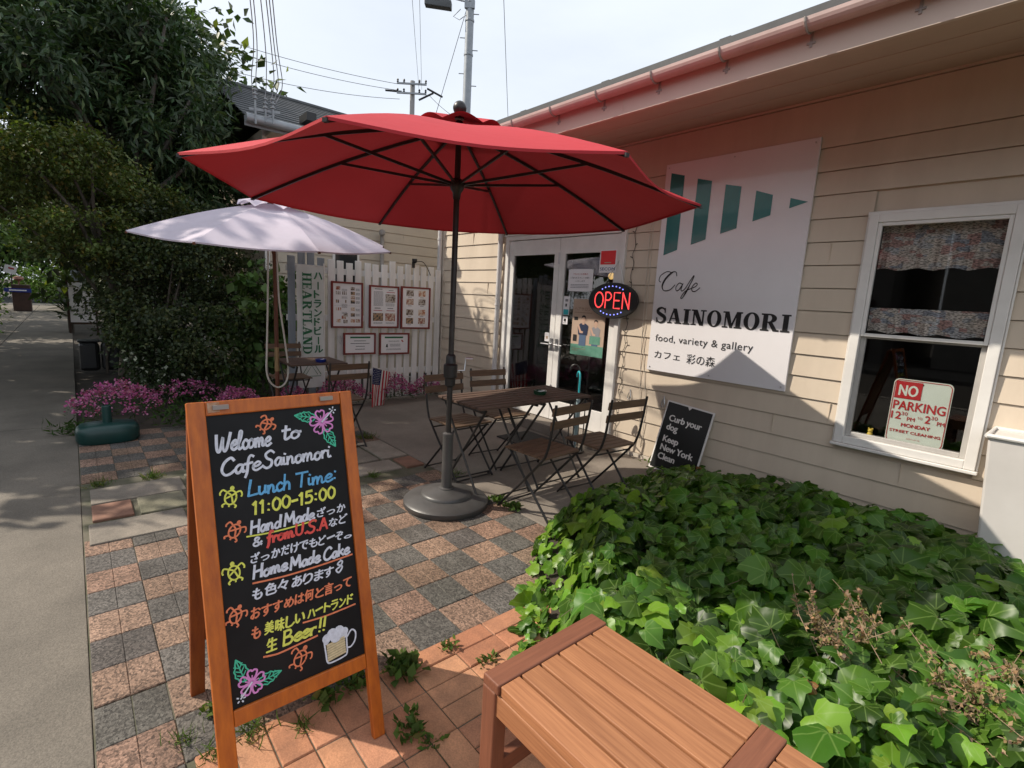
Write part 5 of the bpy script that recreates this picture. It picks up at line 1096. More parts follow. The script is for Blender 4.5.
def brolly(x, y, m1, m2, label, h, a):
    t = thing('umbrella', (x, y, .03), label, 'umbrella', 'umbrellas in the stand by the door'); mb = MB(); mb.lathe((x, y, .04), [(.006, 0), (.012, .05), (.026, .30), (.020, .48), (.008, .52)], 14); mb.build('folded_canopy', m1, t, smooth=True)
    ca, sa = math.cos(a), math.sin(a); mb = MB(); mb.tube([(x, y, .5), (x, y, h)] + [(x + ca * .045 * (1 - math.cos(q)), y + sa * .045 * (1 - math.cos(q)), h + .05 * math.sin(q)) for q in np.linspace(.2, 3.3, 9)], .009, 8); mb.build('handle', m2, t, smooth=True)
brolly(-3.15, 3.60, mat('umbrella_grey', (.22, .30, .32)), M['skyblue'], 'folded umbrella with a turquoise crook handle in the stand', .74, 2.6); brolly(-3.20, 3.64, M['paper'], M['black'], 'folded pale umbrella with a thin dark crook handle in the stand', .80, 3.6)
wp = thing('white_planter', (-.08, 3.88, 0), 'tall white square tapered tub standing against the wall beyond the ivy', 'planter')
mb = MB(); x0, x1, y0, y1 = -.315, .16, 3.70, 4.02; tpx = .02
o8 = lambda a, za, b, zb: ([(x0 + a, y0 + a, za), (x1 - a, y0 + a, za), (x1 - a, y1 - a, za), (x0 + a, y1 - a, za), (x0 + b, y0 + b, zb), (x1 - b, y0 + b, zb), (x1 - b, y1 - b, zb), (x0 + b, y1 - b, zb)], [(0, 3, 2, 1), (4, 5, 6, 7), (0, 1, 5, 4), (1, 2, 6, 5), (2, 3, 7, 6), (3, 0, 4, 7)])
mb.add(*o8(.055, 0, 0.0, .845)); mb.build('body', mat('tub_white', (.66, .63, .60), (.60, .57, .54), 3, .5, .08, 40), wp, bevel=.012)
mb = MB(); mb.tube([(x0 - .004, y0 - .004, .850), (x1 + .004, y0 - .004, .850), (x1 + .004, y1 + .004, .850), (x0 - .004, y1 + .004, .850), (x0 - .004, y0 - .004, .850)], .012, 8); mb.build('rim', M['white'], wp, smooth=True)

# ================================================================== VEGETATION
IV = np.array([(0, 0), (.16, -.13), (.36, -.15), (.52, -.03), (.50, .12), (.53, .26), (.60, .41), (.47, .55), (.32, .69), (.16, .87), (0, 1.02),
               (-.16, .87), (-.32, .69), (-.47, .55), (-.60, .41), (-.53, .26), (-.50, .12), (-.52, -.03), (-.36, -.15), (-.16, -.13)])
def ivy_tmpl(curl, fold, seed):
    r = np.random.default_rng(seed); k = len(IV); jit = 1 + r.uniform(-.12, .12, (k, 1)); out = IV * jit
    mid = out * .55 + np.array([0, .16])
    z = lambda p: -curl * ((p[:, 1] - .3) ** 2) - .28 * curl * np.abs(p[:, 0]) ** 2 + fold * np.abs(p[:, 0]) + .03 * np.sin(p[:, 0] * 9 + p[:, 1] * 7)
    a = np.hstack([out, z(out)[:, None]]); b = np.hstack([mid, z(mid)[:, None] + .012]); c = np.array([[0, .3, -fold * .02]])
    V = np.vstack([a, b, c]); F = []
    for i in range(k):
        j = (i + 1) % k; F += [(i, j, k + j), (i, k + j, k + i), (k + i, k + j, 2 * k)]
    return V, F
ivyp = [(-2.36, 3.98), (-2.33, 3.2), (-2.28, 2.72), (-2.16, 2.35), (-1.98, 2.02), (-1.70, 1.70), (-1.44, 1.42), (-1.24, 1.24), (-.95, 1.21), (.2, 1.26), (1.3, 1.3), (1.3, 3.98)]
PX = np.array(ivyp)
def pdist(P_):
    d = np.full(len(P_), 9.0); inside = np.zeros(len(P_), bool)
    for i in range(len(PX)):
        a, b_ = PX[i], PX[(i + 1) % len(PX)]; ab_ = b_ - a; t = np.clip(((P_ - a) @ ab_) / (ab_ @ ab_), 0, 1); q = np.linalg.norm(P_ - a - t[:, None] * ab_, axis=1)
        if i < len(PX) - 2 and i != 9: d = np.minimum(d, q)
        c = ((a[1] > P_[:, 1]) != (b_[1] > P_[:, 1])) & (P_[:, 0] < (b_[0] - a[0]) * (P_[:, 1] - a[1]) / (b_[1] - a[1] + 1e-12) + a[0]); inside ^= c
    return np.where(inside, d, -d)
def ivh(P_):
    d = np.maximum(pdist(P_) + .05 * np.sin(P_[:, 0] * 11 + P_[:, 1] * 5) - .03, 0); s = np.clip(d / .38, 0, 1); s = s * (2 - s)
    return s * (.29 + .05 * np.sin(P_[:, 0] * 3.1 + 1) * np.cos(P_[:, 1] * 2.7) + .03 * np.sin(P_[:, 0] * 7.3 + P_[:, 1] * 6.1)) * (1 - .35 * np.clip((P_[:, 1] - 3.3) / .5, 0, 1)) * (1 - .50 * np.clip((-1.6 - P_[:, 0]) / .5, 0, 1) * np.clip((P_[:, 1] - 2.3) / .6, 0, 1))
# dark earth mound under the ivy
mb = MB(); gx, gy = np.linspace(-2.4, 1.3, 46), np.linspace(1.2, 4.0, 36); GP = np.array([(x, y) for y in gy for x in gx]); GH = np.maximum(ivh(GP) * .6 - .02, -.03)
mb.add([(p[0], p[1], h) for p, h in zip(GP, GH * .7)], [(j * 46 + i, j * 46 + i + 1, (j + 1) * 46 + i + 1, (j + 1) * 46 + i) for j in range(35) for i in range(45)])
tag(mb.build('ivy_soil', M['soil'], smooth=True), kind='structure')
iv = thing('ivy_patch', (-1, 2.6, 0), 'dense glossy green ivy mound between the bench and the cafe wall', 'ivy'); iv['kind'] = 'stuff'
VAR = 7; batch = [[] for _ in range(VAR)]
cand = np.stack([rng.uniform(-2.45, .8, 11000), rng.uniform(1.15, 4.0, 11000)], 1); dd = pdist(cand); cand = cand[dd > -.03]; dd = pdist(cand); hh = ivh(cand)
e = .03; gxn = (ivh(cand + [e, 0]) - ivh(cand - [e, 0])) / (2 * e); gyn = (ivh(cand + [0, e]) - ivh(cand - [0, e])) / (2 * e)
keepn = min(len(cand), 7000); cand, dd, hh, gxn, gyn = cand[:keepn], dd[:keepn], hh[:keepn], gxn[:keepn], gyn[:keepn]
layer = rng.random(keepn) ** 1.2; pos = np.column_stack([cand, np.maximum(hh + .035 * np.sin(cand[:, 0] * 17 + 3 * np.sin(cand[:, 1] * 9)) * np.sin(cand[:, 1] * 15) - layer * .19 + .012 * rng.normal(size=keepn) + .01, .012)])
nrm = np.column_stack([-gxn * .9 - .15, -gyn * .9 - .38, np.ones(keepn) * .95]) + rng.normal(size=(keepn, 3)) * .40
down = np.column_stack([-gxn - .25 + rng.normal(size=keepn) * .8, -gyn - .35 + rng.normal(size=keepn) * .8, -.35 * np.ones(keepn) + .2 * rng.normal(size=keepn)])
nrm /= np.linalg.norm(nrm, axis=1, keepdims=True); down = down - nrm * np.sum(down * nrm, 1)[:, None]
sz = np.clip(rng.lognormal(math.log(.084), .30, keepn), .04, .125); sz *= np.where(dd < .15, .85, 1.0)
young = np.clip(.60 - dd * .8, .07, .60)
cc = lcols(keepn, (.050, .116, .013), .55); yk = rng.random(keepn) < young; cc[yk] = lcols(yk.sum(), (.145, .265, .025), .3)
bk = rng.random(keepn) < .003; cc[bk] = (.20, .09, .03); sz[bk] = .05
vi = rng.integers(0, VAR, keepn)
for v in range(VAR):
    k = vi == v; V_, F_ = ivy_tmpl(.40 + .06 * v, (.10, .16, .05, .2, .0, .13, .08)[v], v)
    scatter('leaves', V_, F_, pos[k], down[k], nrm[k], sz[k], cc[k], M['ivy'], iv, smooth=True, uv=True)
mb = MB()
for k in range(0, keepn, 5):
    p = Vector(pos[k]); q = p + Vector((rng.normal() * .03, rng.normal() * .03, -.10)); mb.tube([p, p.lerp(q, .5) + Vector((0, 0, -.01)), q], [.0016, .0018, .002], 4, cap=False)
mb.build('stems', mat('ivy_stem', (.10, .11, .04), (.12, .07, .04), 20, .6), iv)
# trailing runner leaves over the bricks
V_, F_ = ivy_tmpl(.3, .1, 20)
def dry(c, label, n, h, w=.14):
    t = thing('dry_weed', c, label, 'weed', 'withered weeds in the ivy'); mb = MB(); ps = []; ds = []
    for i in range(n):
        a = rng.uniform(0, 6.28); l = h * rng.uniform(.6, 1.1); e_ = Vector(c) + Vector((math.cos(a) * w * rng.random() * 1.3, math.sin(a) * w * rng.random() * 1.3, l)); s_ = Vector(c) + Vector((rng.normal() * w * .4, rng.normal() * w * .4, .12)); m_ = s_.lerp(e_, .5) + Vector(rng.normal(size=3) * .02)
        mb.tube([s_, m_, e_], [.0018, .0014, .0008], 4, cap=False)
        for q in range(26):
            f = rng.random() * .65 + .35; p = (s_.lerp(m_, f * 2) if f < .5 else m_.lerp(e_, f * 2 - 1)); ps.append(tuple(p)); ds.append(rng.normal(size=3))
    mb.build('stems', mat('dry_stem', (.32, .23, .15), (.22, .14, .09), 40, .8), t)
    scatter('leaves', *OVAL, np.array(ps), np.array(ds), unit(len(ps)), rng.uniform(.010, .022, len(ps)), lcols(len(ps), (.29, .20, .12), .4, (.14, .2, .05), .15), M['petal'], t)
dry((-.44, 2.0, .14), 'reddish brown withered weed standing in the ivy near the bench', 34, .29, .16)
dry((-.06, 2.06, .12), 'wide brown withered weed at the right end of the ivy', 70, .25, .24)
# weeds in the paving joints
def weed(x, y, label, n=22, s=.06, broad=False, c=(.075, .12, .028)):
    t = thing('weed_tuft', (x, y, 0), label, 'weed', 'weeds in the paving joints'); n = int(n * (2.4 if broad else 1.6)); P_ = np.column_stack([x + rng.normal(size=n) * s * .34, y + rng.normal(size=n) * s * .34, np.full(n, .003) + rng.random(n) * s * .35 * broad])
    d = unit(n); d[:, 2] = np.abs(d[:, 2]) * .9 + .25
    n = n; scatter('leaves', *(OVAL if broad else BLADE), P_, d, unit(n) * .6 + np.array([0, 0, .5 * broad]), s * (.55 if broad else .85) * rng.uniform(.4, 1.15, n), lcols(n, c, .35, (.16, .15, .05), .15), M['petal'], t)
WD = [(-1.59, .35, 40, .085, False, 'yellowish tuft between the A-board legs, next to its left front leg'), (-1.51, .49, 30, .06, False, 'small yellow green tuft under the middle of the A-board'), (-1.57, .58, 20, .09, True, 'leafy weed on the brick edge behind the A-board rail'),
      (-1.54, .87, 46, .10, True, 'largest dark leafy weed, on the brick edge right of the A-board'), (-1.57, .70, 30, .07, True, 'dark weed beside the right front leg of the A-board'), (-1.28, .76, 26, .07, True, 'low weed in the brick joint below the A-board leg'),
      (-1.20, .78, 14, .05, True, 'tiny sprig in the brick joint nearest the bench leg'), (-1.55, 1.08, 16, .05, True, 'tiny weed where the checker paving meets the bricks'), (-1.38, 1.16, 16, .05, True, 'tiny weed in the bricks touching the bench corner'),
      (-4.58, 2.12, 60, .11, False, 'tall dark tuft at the corner of the patio and the stone slabs'), (-1.57, .24, 34, .06, False, 'mossy tuft at the left end of the brick edge'), (-1.69, .17, 30, .06, False, 'mossy tuft at the joint beside the pavement'),
      (-2.05, .37, 14, .045, True, 'small weed in the checker paving behind the A-board'), (-1.75, .26, 12, .05, True, 'small creeping weed in the checker joint left of the A-board'), (-4.36, .06, 60, .08, False, 'tuft at the pavement edge beside the stone slabs'),
      (-4.36, .36, 70, .09, False, 'wide mossy tuft behind the stone slabs'), (-2.62, 2.21, 26, .07, True, 'bushy weed at the patio edge beside the parasol base'), (-2.46, 2.22, 40, .08, True, 'pale leafy weed at the patio edge before the nearest chair'),
      (-3.25, 2.26, 40, .10, False, 'dark tuft at the patio edge behind the red parasol pole'), (-2.46, 3.96, 40, .13, True, 'broad leafed weed at the foot of the wall by the door'), (-4.4, 1.1, 80, .09, False, 'long mossy tuft between slabs and far paving'), (-3.54, 1.7, 60, .07, False, 'mossy tuft in the slab joint before the patio')]
for x, y, n, s, b_, lab in WD: weed(x, y, lab, n, s, b_)
# flower clumps
def flowers(x, y, rx, ry, h, n, label, rest=None):
    t = thing('flower_clump', (x, y, 0), label, 'flowers', 'pink flower clumps'); m = n * 2
    P_ = np.column_stack([x + rng.uniform(-1, 1, m) * rx, y + rng.uniform(-1, 1, m) * ry, np.zeros(m)]); q = ((P_[:, 0] - x) / rx) ** 2 + ((P_[:, 1] - y) / ry) ** 2; P_ = P_[q < 1]; q = q[q < 1]; m = len(P_)
    P_[:, 2] = h * (1 - .6 * q) * rng.uniform(.25, .95, m)
    d = unit(m); d[:, 2] = np.abs(d[:, 2]) * .5; nn_ = unit(m) * .6; nn_[:, 2] += .8
    scatter('foliage', *LANCE, P_, d, nn_, rng.uniform(.03, .06, m), lcols(m, (.04, .075, .022), .4), M['petal'], t)
    k = rng.random(m) < .42; B_ = P_[k].copy(); B_[:, 2] = h * (1 - .6 * q[k]) * rng.uniform(.8, 1.12, k.sum()); cl_ = np.repeat(B_, 5, 0); cl_ += rng.normal(size=cl_.shape) * .014
    nn_ = unit(len(cl_)) * .7; nn_[:, 2] += .6; nn_[:, 0] += .3
    hexa = ([(.5 * math.cos(a), .5 * math.sin(a), .1 * (i % 2)) for i, a in enumerate(np.linspace(0, 2 * math.pi, 7)[:-1])] + [(0, 0, 0)], [(i, (i + 1) % 6, 6) for i in range(6)])
    scatter('blossoms', *hexa, cl_, unit(len(cl_)), nn_, rng.uniform(.014, .026, len(cl_)), lcols(len(cl_), (.42, .10, .26), .3, (.56, .25, .40), .3), M['petal'], t)
flowers(-6.45, .28, .52, .40, .36, 430, 'widest pink flower clump, spilling over the pavement behind the green parasol base'); flowers(-6.75, .95, .4, .42, .30, 170, 'pink flower clump beneath the dark shrub, right of the widest one')
flowers(-6.05, 1.32, .22, .28, .30, 240, 'pink flower clump left of the pale parasol pole'); flowers(-6.0, 1.86, .17, .26, .28, 170, 'pink flower clump in front of the banner foot'); flowers(-5.98, 2.45, .16, .34, .36, 300, 'pink flower clump at the fence foot left of the flag')
flowers(-5.98, 3.15, .16, .32, .34, 260, 'pink flower clump at the fence foot behind the flag'); flowers(-6.0, 3.66, .15, .25, .30, 160, 'pink flower clump in the fence corner by the downpipe')
def greenclump(x, y, r, h, n, label):
    t = thing('low_plant', (x, y, 0), label, 'plant', 'low green plants in the bed'); P_ = np.column_stack([x + rng.normal(size=n) * r * .5, y + rng.normal(size=n) * r * .5, rng.random(n) * h]); d = unit(n); d[:, 2] = np.abs(d[:, 2])
    scatter('leaves', *LANCE, P_, d, unit(n) * .6 + np.array([0, 0, .6]), rng.uniform(.05, .10, n), lcols(n, (.04, .075, .02), .4), M['petal'], t)
greenclump(-5.9, .80, .3, .22, 260, 'low dark leaves on the bed behind the green base, right side'); greenclump(-5.95, -.06, .16, .1, 130, 'low yellowish leaves at the pavement edge beside the green base'); greenclump(-6.6, 1.5, .4, .3, 260, 'low dark leaves under the shrub left of the pale parasol')
# trees and shrubs
tree('evergreen_tree', 'tall dark evergreen tree with long drooping leaves behind the shrubs', 'tree', (-9.55, .66, 0), [(-9.55, .66, 0), (-9.5, .70, 1.0), (-9.4, .62, 2.2), (-9.55, .55, 3.4), (-9.6, .5, 4.6)], .115,
     [((-9.4, .75, 3.4), (1.2, 1.42, 1.2)), ((-9.6, .45, 4.25), (1.5, 1.75, 1.3)), ((-10.0, .0, 4.9), (1.3, 1.5, .7)), ((-9.0, -.2, 3.9), (.9, 1.0, 1.0)), ((-9.2, 1.1, 2.6), (.9, 1.05, .8)), ((-9.2, 1.25, 4.0), (.9, .95, 1.5)), ((-9.3, 1.15, 4.55), (.9, .95, .5)), ((-10.1, 1.2, 5.0), (.7, .55, .9)), ((-10.3, .3, 5.6), (.9, 1.1, .7)), ((-8.1, 1.45, 3.5), (.4, .3, .6)), ((-8.95, 1.42, 3.3), (.45, .34, 1.1)), ((-9.0, 1.35, 4.3), (.45, .34, .8))], 40000, .15, (.042, .075, .030), LANCE, (.085, .12, .045), .18, droop=.5, clumps=380, spread=.19, shell=.45, mat_='leafgloss', bark='barkpale', limbs=44)
tree('maple_tree', 'low maple with olive and rusty small leaves leaning over the pavement', 'tree', (-8.1, .42, 0), [(-8.1, .42, 0), (-8.05, .5, .8), (-8.0, .35, 1.5), (-8.1, .2, 2.3)], .06,
     [((-8.0, .1, 2.75), (.85, .85, .42)), ((-8.0, .75, 2.25), (.8, .62, .45)), ((-8.2, -.42, 2.6), (.8, .6, .5)), ((-7.7, .25, 1.85), (.7, .6, .38)), ((-8.2, .2, 2.2), (.8, .8, .5))], 25000, .050, (.085, .112, .030), OVAL, (.16, .13, .03), .10, droop=.3, clumps=120, spread=.22, flat=.5, limbs=12)
tree('dark_shrub', 'large dark small leaved shrub between the maple and the pale parasol', 'shrub', (-7.7, .95, 0), [(-7.7, .95, 0), (-7.65, .95, .5), (-7.7, 1.0, 1.1)], .05,
     [((-7.6, .85, 1.25), (.75, .75, .85)), ((-7.9, 1.5, 1.55), (.7, .6, .85)), ((-7.5, .62, .9), (.5, .30, .6)), ((-7.2, 1.25, .75), (.55, .55, .55)), ((-7.8, 1.1, 2.0), (.6, .7, .5))], 27000, .050, (.044, .062, .026), OVAL, (.08, .09, .03), .22, droop=.25, clumps=150, spread=.24, shell=.5, limbs=14)
tree('large_leaf_shrub', 'mid green shrub with big drooping leaves beside the annex corner', 'shrub', (-7.5, 2.0, 0), [(-7.5, 2.0, 0), (-7.5, 1.98, .5), (-7.52, 1.95, 1.0)], .025, [((-7.45, 1.95, 1.05), (.42, .46, .62)), ((-7.35, 1.8, .6), (.4, .4, .45))], 1500, .15, (.075, .125, .032), OVAL, None, 0, droop=.7, clumps=60, spread=.3, shell=.6, limbs=8)
tree('light_flecked_shrub', 'small shrub with leaves coloured pale as flecks of light beside the white sidewalk sign', 'shrub', (-9.7, .34, 0), [(-9.7, .34, 0), (-9.7, .36, .5), (-9.65, .4, 1.0)], .02, [((-9.6, .52, 1.15), (.35, .24, .45)), ((-9.3, .68, .75), (.3, .28, .4))], 2600, .055, (.05, .075, .03), OVAL, (.50, .54, .42), .35, droop=.2, clumps=50, spread=.3, limbs=8)  # pale leaf share paints flecks of light among the foliage
tree('camellia_shrub', 'dark glossy shrub low behind the pink flowers, dotted with leaves coloured pale as highlights', 'shrub', (-8.4, .55, 0), [(-8.4, .55, 0), (-8.35, .58, .4), (-8.3, .6, .8)], .03, [((-8.25, .80, .75), (.5, .36, .5)), ((-7.4, .85, .45), (.5, .45, .4))], 5200, .055, (.04, .06, .024), OVAL, (.40, .43, .34), .08, droop=.2, clumps=60, spread=.3, limbs=6)  # the few pale leaves are bright highlights put into the leaf colour
# street trees on the kerb side that shade the beds
for k, (x, y, s_, lab) in enumerate([(-8.6, -2.75, 1.0, 'street tree on the kerb nearest the cafe, dense round crown'), (-13.2, -2.8, 1.15, 'street tree on the kerb, second from the cafe'), (-19.4, -2.7, 1.2, 'street tree on the kerb near the crossing')]):
    bl = [((x - 2.6, y, 3.0), (1.5, 1.3, 1.3)), ((x + .0, y, 3.0), (2.0, 1.4, 1.3)), ((x - 1.4, y, 4.8), (2.3, 1.5, 2.0)), ((x - 2.2, y, 6.6), (2.2, 1.5, 1.8))]
    tree('street_tree', lab, 'tree', (x, y, 0), [(x, y, 0), (x + .05, y, 1.4), (x - .1, y, 2.6), (x - .2, y - .1, 4.2 * s_)], .13, bl, 9500, .23, (.05, .085, .025), OVAL, None, 0, droop=.2, clumps=150, spread=.22, shell=.35, group='street trees along the kerb', limbs=14)
far = [(-13.4, 1.6, 2.6, 2.5, 7.2, (.035, .055, .02), 'dark broad tree behind the evergreen, near the sidewalk sign'), (-19.5, 2.2, 2.6, 2.0, 5.0, (.05, .075, .025), 'olive green tree beyond the sidewalk sign'), (-27, -3.6, 3.2, 2.6, 5.5, (.07, .11, .025), 'light green tree far down the street on the left'),
       (-29, 2.3, 3.0, 2.8, 6.0, (.05, .08, .025), 'mid green tree far down the street on the right'), (-41, -4.5, 4.5, 5.0, 8.5, (.06, .10, .03), 'tree across the far crossing, left one'), (-43, .5, 5, 4.2, 9.5, (.04, .07, .025), 'tree across the far crossing, straight ahead'), (-42, 7, 5, 5, 9.5, (.045, .07, .025), 'tree across the far crossing, right one')]
for x, y, rx, ry, h, c, lab in far:
    tree('broadleaf_tree', lab, 'tree', (x, y, 0), [(x, y, 0), (x, y, h * .3), (x + .1, y, h * .55), (x, y + .1, h * .8)], .16, [((x, y, h * .62), (rx, ry, h * .36)), ((x + .4, y - ry * .3, h * .4), (rx * .8, ry * .7, h * .24))], 5200, .10 * (4.5 if x < -35 else 2.2), c, OVAL, (.16, .19, .04), .12, droop=.3, clumps=110, spread=.22, shell=.5, group='trees further down the street', limbs=10)
for x, y, rx, ry, h, c, sz_, lab in [(-16.5, -1.75, .9, .42, .95, (.13, .22, .03), .10, 'bright green bush overhanging the pavement at the left'), (-35.0, -1.1, 1.0, 1.3, 1.9, (.14, .22, .04), .16, 'bright yellow green bush across the crossing behind the brown bin'), (-35.5, 1.4, 1.0, 1.3, 2.1, (.10, .16, .04), .16, 'green bush across the crossing beside the sharp leaved plant'), (-11.8, .75, .5, .45, 1.3, (.04, .06, .02), .06, 'dark rounded bush behind the black tubs')]:
    tree('round_bush', lab, 'bush', (x, y, 0), [(x, y, 0), (x, y, h * .4), (x, y, h * .7)], .03, [((x, y, h * .55), (rx, ry, h * .45))], 1800, sz_, c, OVAL, None, 0, droop=.2, clumps=60, spread=.3, group='rounded bushes along the street', limbs=5)
hd = thing('hedge', (-38.5, 0, 0), 'tall light green hedge closing the far end of the street', 'hedge'); n = 9000
P_ = np.column_stack([rng.uniform(-39.3, -37.6, n), rng.uniform(-9, 9, n), 3.6 * rng.random(n) ** .8]); P_[:, 2] *= 1 + .15 * np.sin(P_[:, 1] * 1.7); d = unit(n); d[:, 2] -= .2
scatter('leaves', *OVAL, P_, d, unit(n) * .7 + np.array([.3, 0, .6]), rng.uniform(.2, .36, n), lcols(n, (.08, .13, .035), .4), M['leaf'], hd)
yu = thing('spiky_plant', (-16.6, .02, 0), 'spiky yucca like plant with long narrow leaves beside the sidewalk sign', 'plant')
n = 120; d = unit(n); d[:, 2] = np.abs(d[:, 2]) * .9 + .05; P_ = np.tile(np.array([[-17.0, -.05, .55]]), (n, 1)) + rng.normal(size=(n, 3)) * .08; P_[:60, 2] += .6
scatter('leaves', [(-.05, 0, 0), (.05, 0, 0), (.045, .5, .03), (-.045, .5, .03), (0, 1, -.1)], BLADE[1], P_, d, unit(n) * .3 + np.array([0, 0, .8]), rng.uniform(.45, .75, n), lcols(n, (.07, .10, .04), .4), M['leaf'], yu)
mb = MB(); mb.tube([(-17.0, -.05, 0), (-17, -.05, .6), (-17, -.04, 1.2)], .06, 8); mb.build('stem', M['bark'], yu)

# houses across the road (seen in the window panes)
def house(x0, x1, y0, y1, h, wm, label):
    t = thing('house', ((x0 + x1) / 2, y1, 0), label, 'house', 'houses across the road'); mb = MB(); mb.box(x0, x1, y0, y1, -.1, h); mb.build('wall', wm, t)
    ym = (y0 + y1) / 2; mb = MB(); mb.add([(x0 - .4, y0 - .5, h - .1), (x1 + .4, y0 - .5, h - .1), (x1 + .4, ym, h + 1.9), (x0 - .4, ym, h + 1.9), (x0 - .4, y1 + .5, h - .1), (x1 + .4, y1 + .5, h - .1), (x0 - .4, ym, h - .05), (x1 + .4, ym, h - .05)], [(0, 1, 2, 3), (3, 2, 5, 4), (0, 3, 4, 6), (1, 7, 5, 2), (0, 6, 4, 5, 7, 1)]); mb.build('roof', M['rooft'], t)
    x = x0 + 1.2
    while x < x1 - 1.6:
        for z in (.9, 3.3):
            if z + 1.3 > h: continue
            mb = MB(); mb.box(x, x + 1.3, y1, y1 + .05, z, z + 1.25); w_ = mb.build('window', M['white'], t); mb = MB(); mb.box(x + .07, x + 1.23, y1 + .051, y1 + .06, z + .07, z + 1.18); mb.build('window_pane', M['black'], w_)
        x += 2.6
    mb = MB(); mb.box(x1 - 1.3, x1 - .4, y1, y1 + .06, 0, 2.1); mb.build('door', M['brown'], t)
house(-16, -4.75, -20, -12.5, 5.4, mat('house_wall_a', (.20, .18, .16), (.16, .145, .13), 2, .8), 'grey brown two storey house across the road, opposite the annex'); house(-3.5, 8, -21, -13, 5.4, mat('house_wall_b', (.24, .22, .19), (.2, .18, .155), 2, .8), 'beige two storey house across the road, opposite the cafe window')
g = MB(); g.box(-33, 25, -12, -9.1, -.2, .0); tag(g.build('far_pavement', M['walk']), kind='structure')

# ================================================================== FAR FURNITURE
sw = thing('sidewalk_sign', (-16.8, .2, 0), 'white upright board sign in a brown frame standing at the pavement edge', 'sign')
mb = MB(); mb.box(-16.84, -16.80, -.09, -.05, 0, 1.3); mb.box(-16.84, -16.80, .44, .48, 0, 1.3); mb.box(-16.84, -16.80, -.049, .439, .22, .27); mb.box(-16.84, -16.80, -.049, .439, 1.26, 1.30); mb.build('frame', M['brown'], sw)
mb = MB(); mb.box(-16.83, -16.806, -.049, .439, .272, 1.258); p1 = mb.build('panel', M['paper'], sw); mb = MB(); pl = plane((-16.8055, -.05, .27), (0, 1, 0), (0, 0, 1)); text(mb, 'WELCOME', pl, .10, .20, .035, .3, 0); rect(mb, pl, .32, .44, .06, .085, 0); lines(mb, pl, .08, .42, .5, .8, 3, 0); mb.build('print', M['ink'], p1)
mb = MB(); mb.box(-16.83, -16.81, .02, .30, 1.301, 1.56); mb.build('top_panel', mat('grey_blue', (.3, .34, .38)), sw)
bn = thing('brown_bin', (-26.6, -1.4, 0), 'brown upright bin with a blue band at the end of the pavement', 'bin')
mb = MB(); mb.box(-26.8, -26.4, -1.66, -1.15, 0, .98); mb.build('body', M['brown'], bn, bevel=.03); mb = MB(); mb.box(-26.399, -26.37, -1.85, -1.12, .70, .84); mb.box(-26.369, -26.366, -1.72, -1.25, .75, .79, 1); mb.build('band', [M['blue'], M['paper']], bn)
mb = MB(); mb.lathe((-26.6, -1.45, .98), [(.02, 0), (.03, .12), (.16, .2), (.13, .28), (.02, .32)], 14); mb.build('lid_ornament', mat('pale_red', (.35, .16, .12)), bn)
ss = thing('small_notice', (-28, -1.74, 0), 'small tilted white notice on a post behind the brown bin', 'sign'); mb = MB(); mb.bar((-28.02, -1.72, 0), (-28.02, -1.72, 1.4), .04, .04); mb.build('post', M['brown'], ss)
mb = MB(); mb.obox((-28, -1.73, 1.52), (.01, 0, 0), (0, .17, -.05), (0, .04, .15)); pz = mb.build('plate', M['paper'], ss); mb = MB(); mb.obox((-27.985, -1.70, 1.56), (.002, 0, 0), (0, .08, -.02), (0, .0, .03)); mb.build('print', M['signred'], pz)
for y, lab in ((.15, 'rounded black plastic tub nearest the pavement under the maple'), (.41, 'rounded black plastic tub between its twin and the pale trunk')):
    t = thing('black_tub', (-9.85, y, 0), lab, 'tub', 'black tubs at the pavement edge'); mb = MB(); mb.box(-10.0, -9.75, y - .12, y + .12, .03, .46); mb.build('body', M['black'], t, bevel=.05); mb = MB(); mb.box(-10.01, -9.74, y - .13, y + .13, .461, .49); mb.build('lid', M['black'], t, bevel=.012)
# utility poles and lines behind the roof
p1_ = thing('utility_pole', (-12.55, 8.7, 0), 'grey steel utility pole with a street lamp rising behind the red parasol', 'utility pole')
mb = MB(); mb.tube([(-12.55, 8.7, 0), (-12.55, 8.7, 13)], [.135, .10], 14); mb.build('pole', M['pole'], p1_, smooth=True)
mb = MB()
for z, s in ((7.2, 1), (7.5, -1), (8.1, 1), (8.4, -1), (9.0, 1), (9.3, -1)): mb.tube([(-12.55, 8.7, z), (-12.55 + .16 * s, 8.7 + .19 * s, z)], .012, 6)
for z in (7.95, 8.8, 9.25): mb.lathe((-12.55, 8.7, z), [(.124, 0), (.128, .01), (.128, .05), (.12, .06)], 12)
mb.build('step_bolts', M['pole'], p1_)
mb = MB(); mb.tube([(-12.6, 8.6, 9.28), (-12.9, 8.35, 9.38), (-13.2, 8.0, 9.32)], .022, 8); la = mb.build('lamp_arm', M['pole'], p1_); mb = MB(); mb.obox((-13.4, 8.22, 9.37), (.24, .28, -.03), (.08, -.07, 0), (0, 0, .10)); mb.build('lamp_head', mat('lamp_grey', (.08, .085, .09), None, rough=.5), la, bevel=.02)
mb = MB(); mb.obox((-12.5, 8.65, 9.2), (.09, .1, 0), (-.03, .03, 0), (0, 0, .1)); mb.tube([(-12.7, 8.5, 9.1), (-12.9, 8.4, 8.95), (-12.75, 8.5, 8.85), (-12.55, 8.6, 8.95)], .01, 6); mb.build('cable_box', M['pole'], p1_)
p2_ = thing('utility_pole', (-25.0, 13.95, 0), 'distant concrete utility pole with crossarms and insulators left of the steel one', 'utility pole')
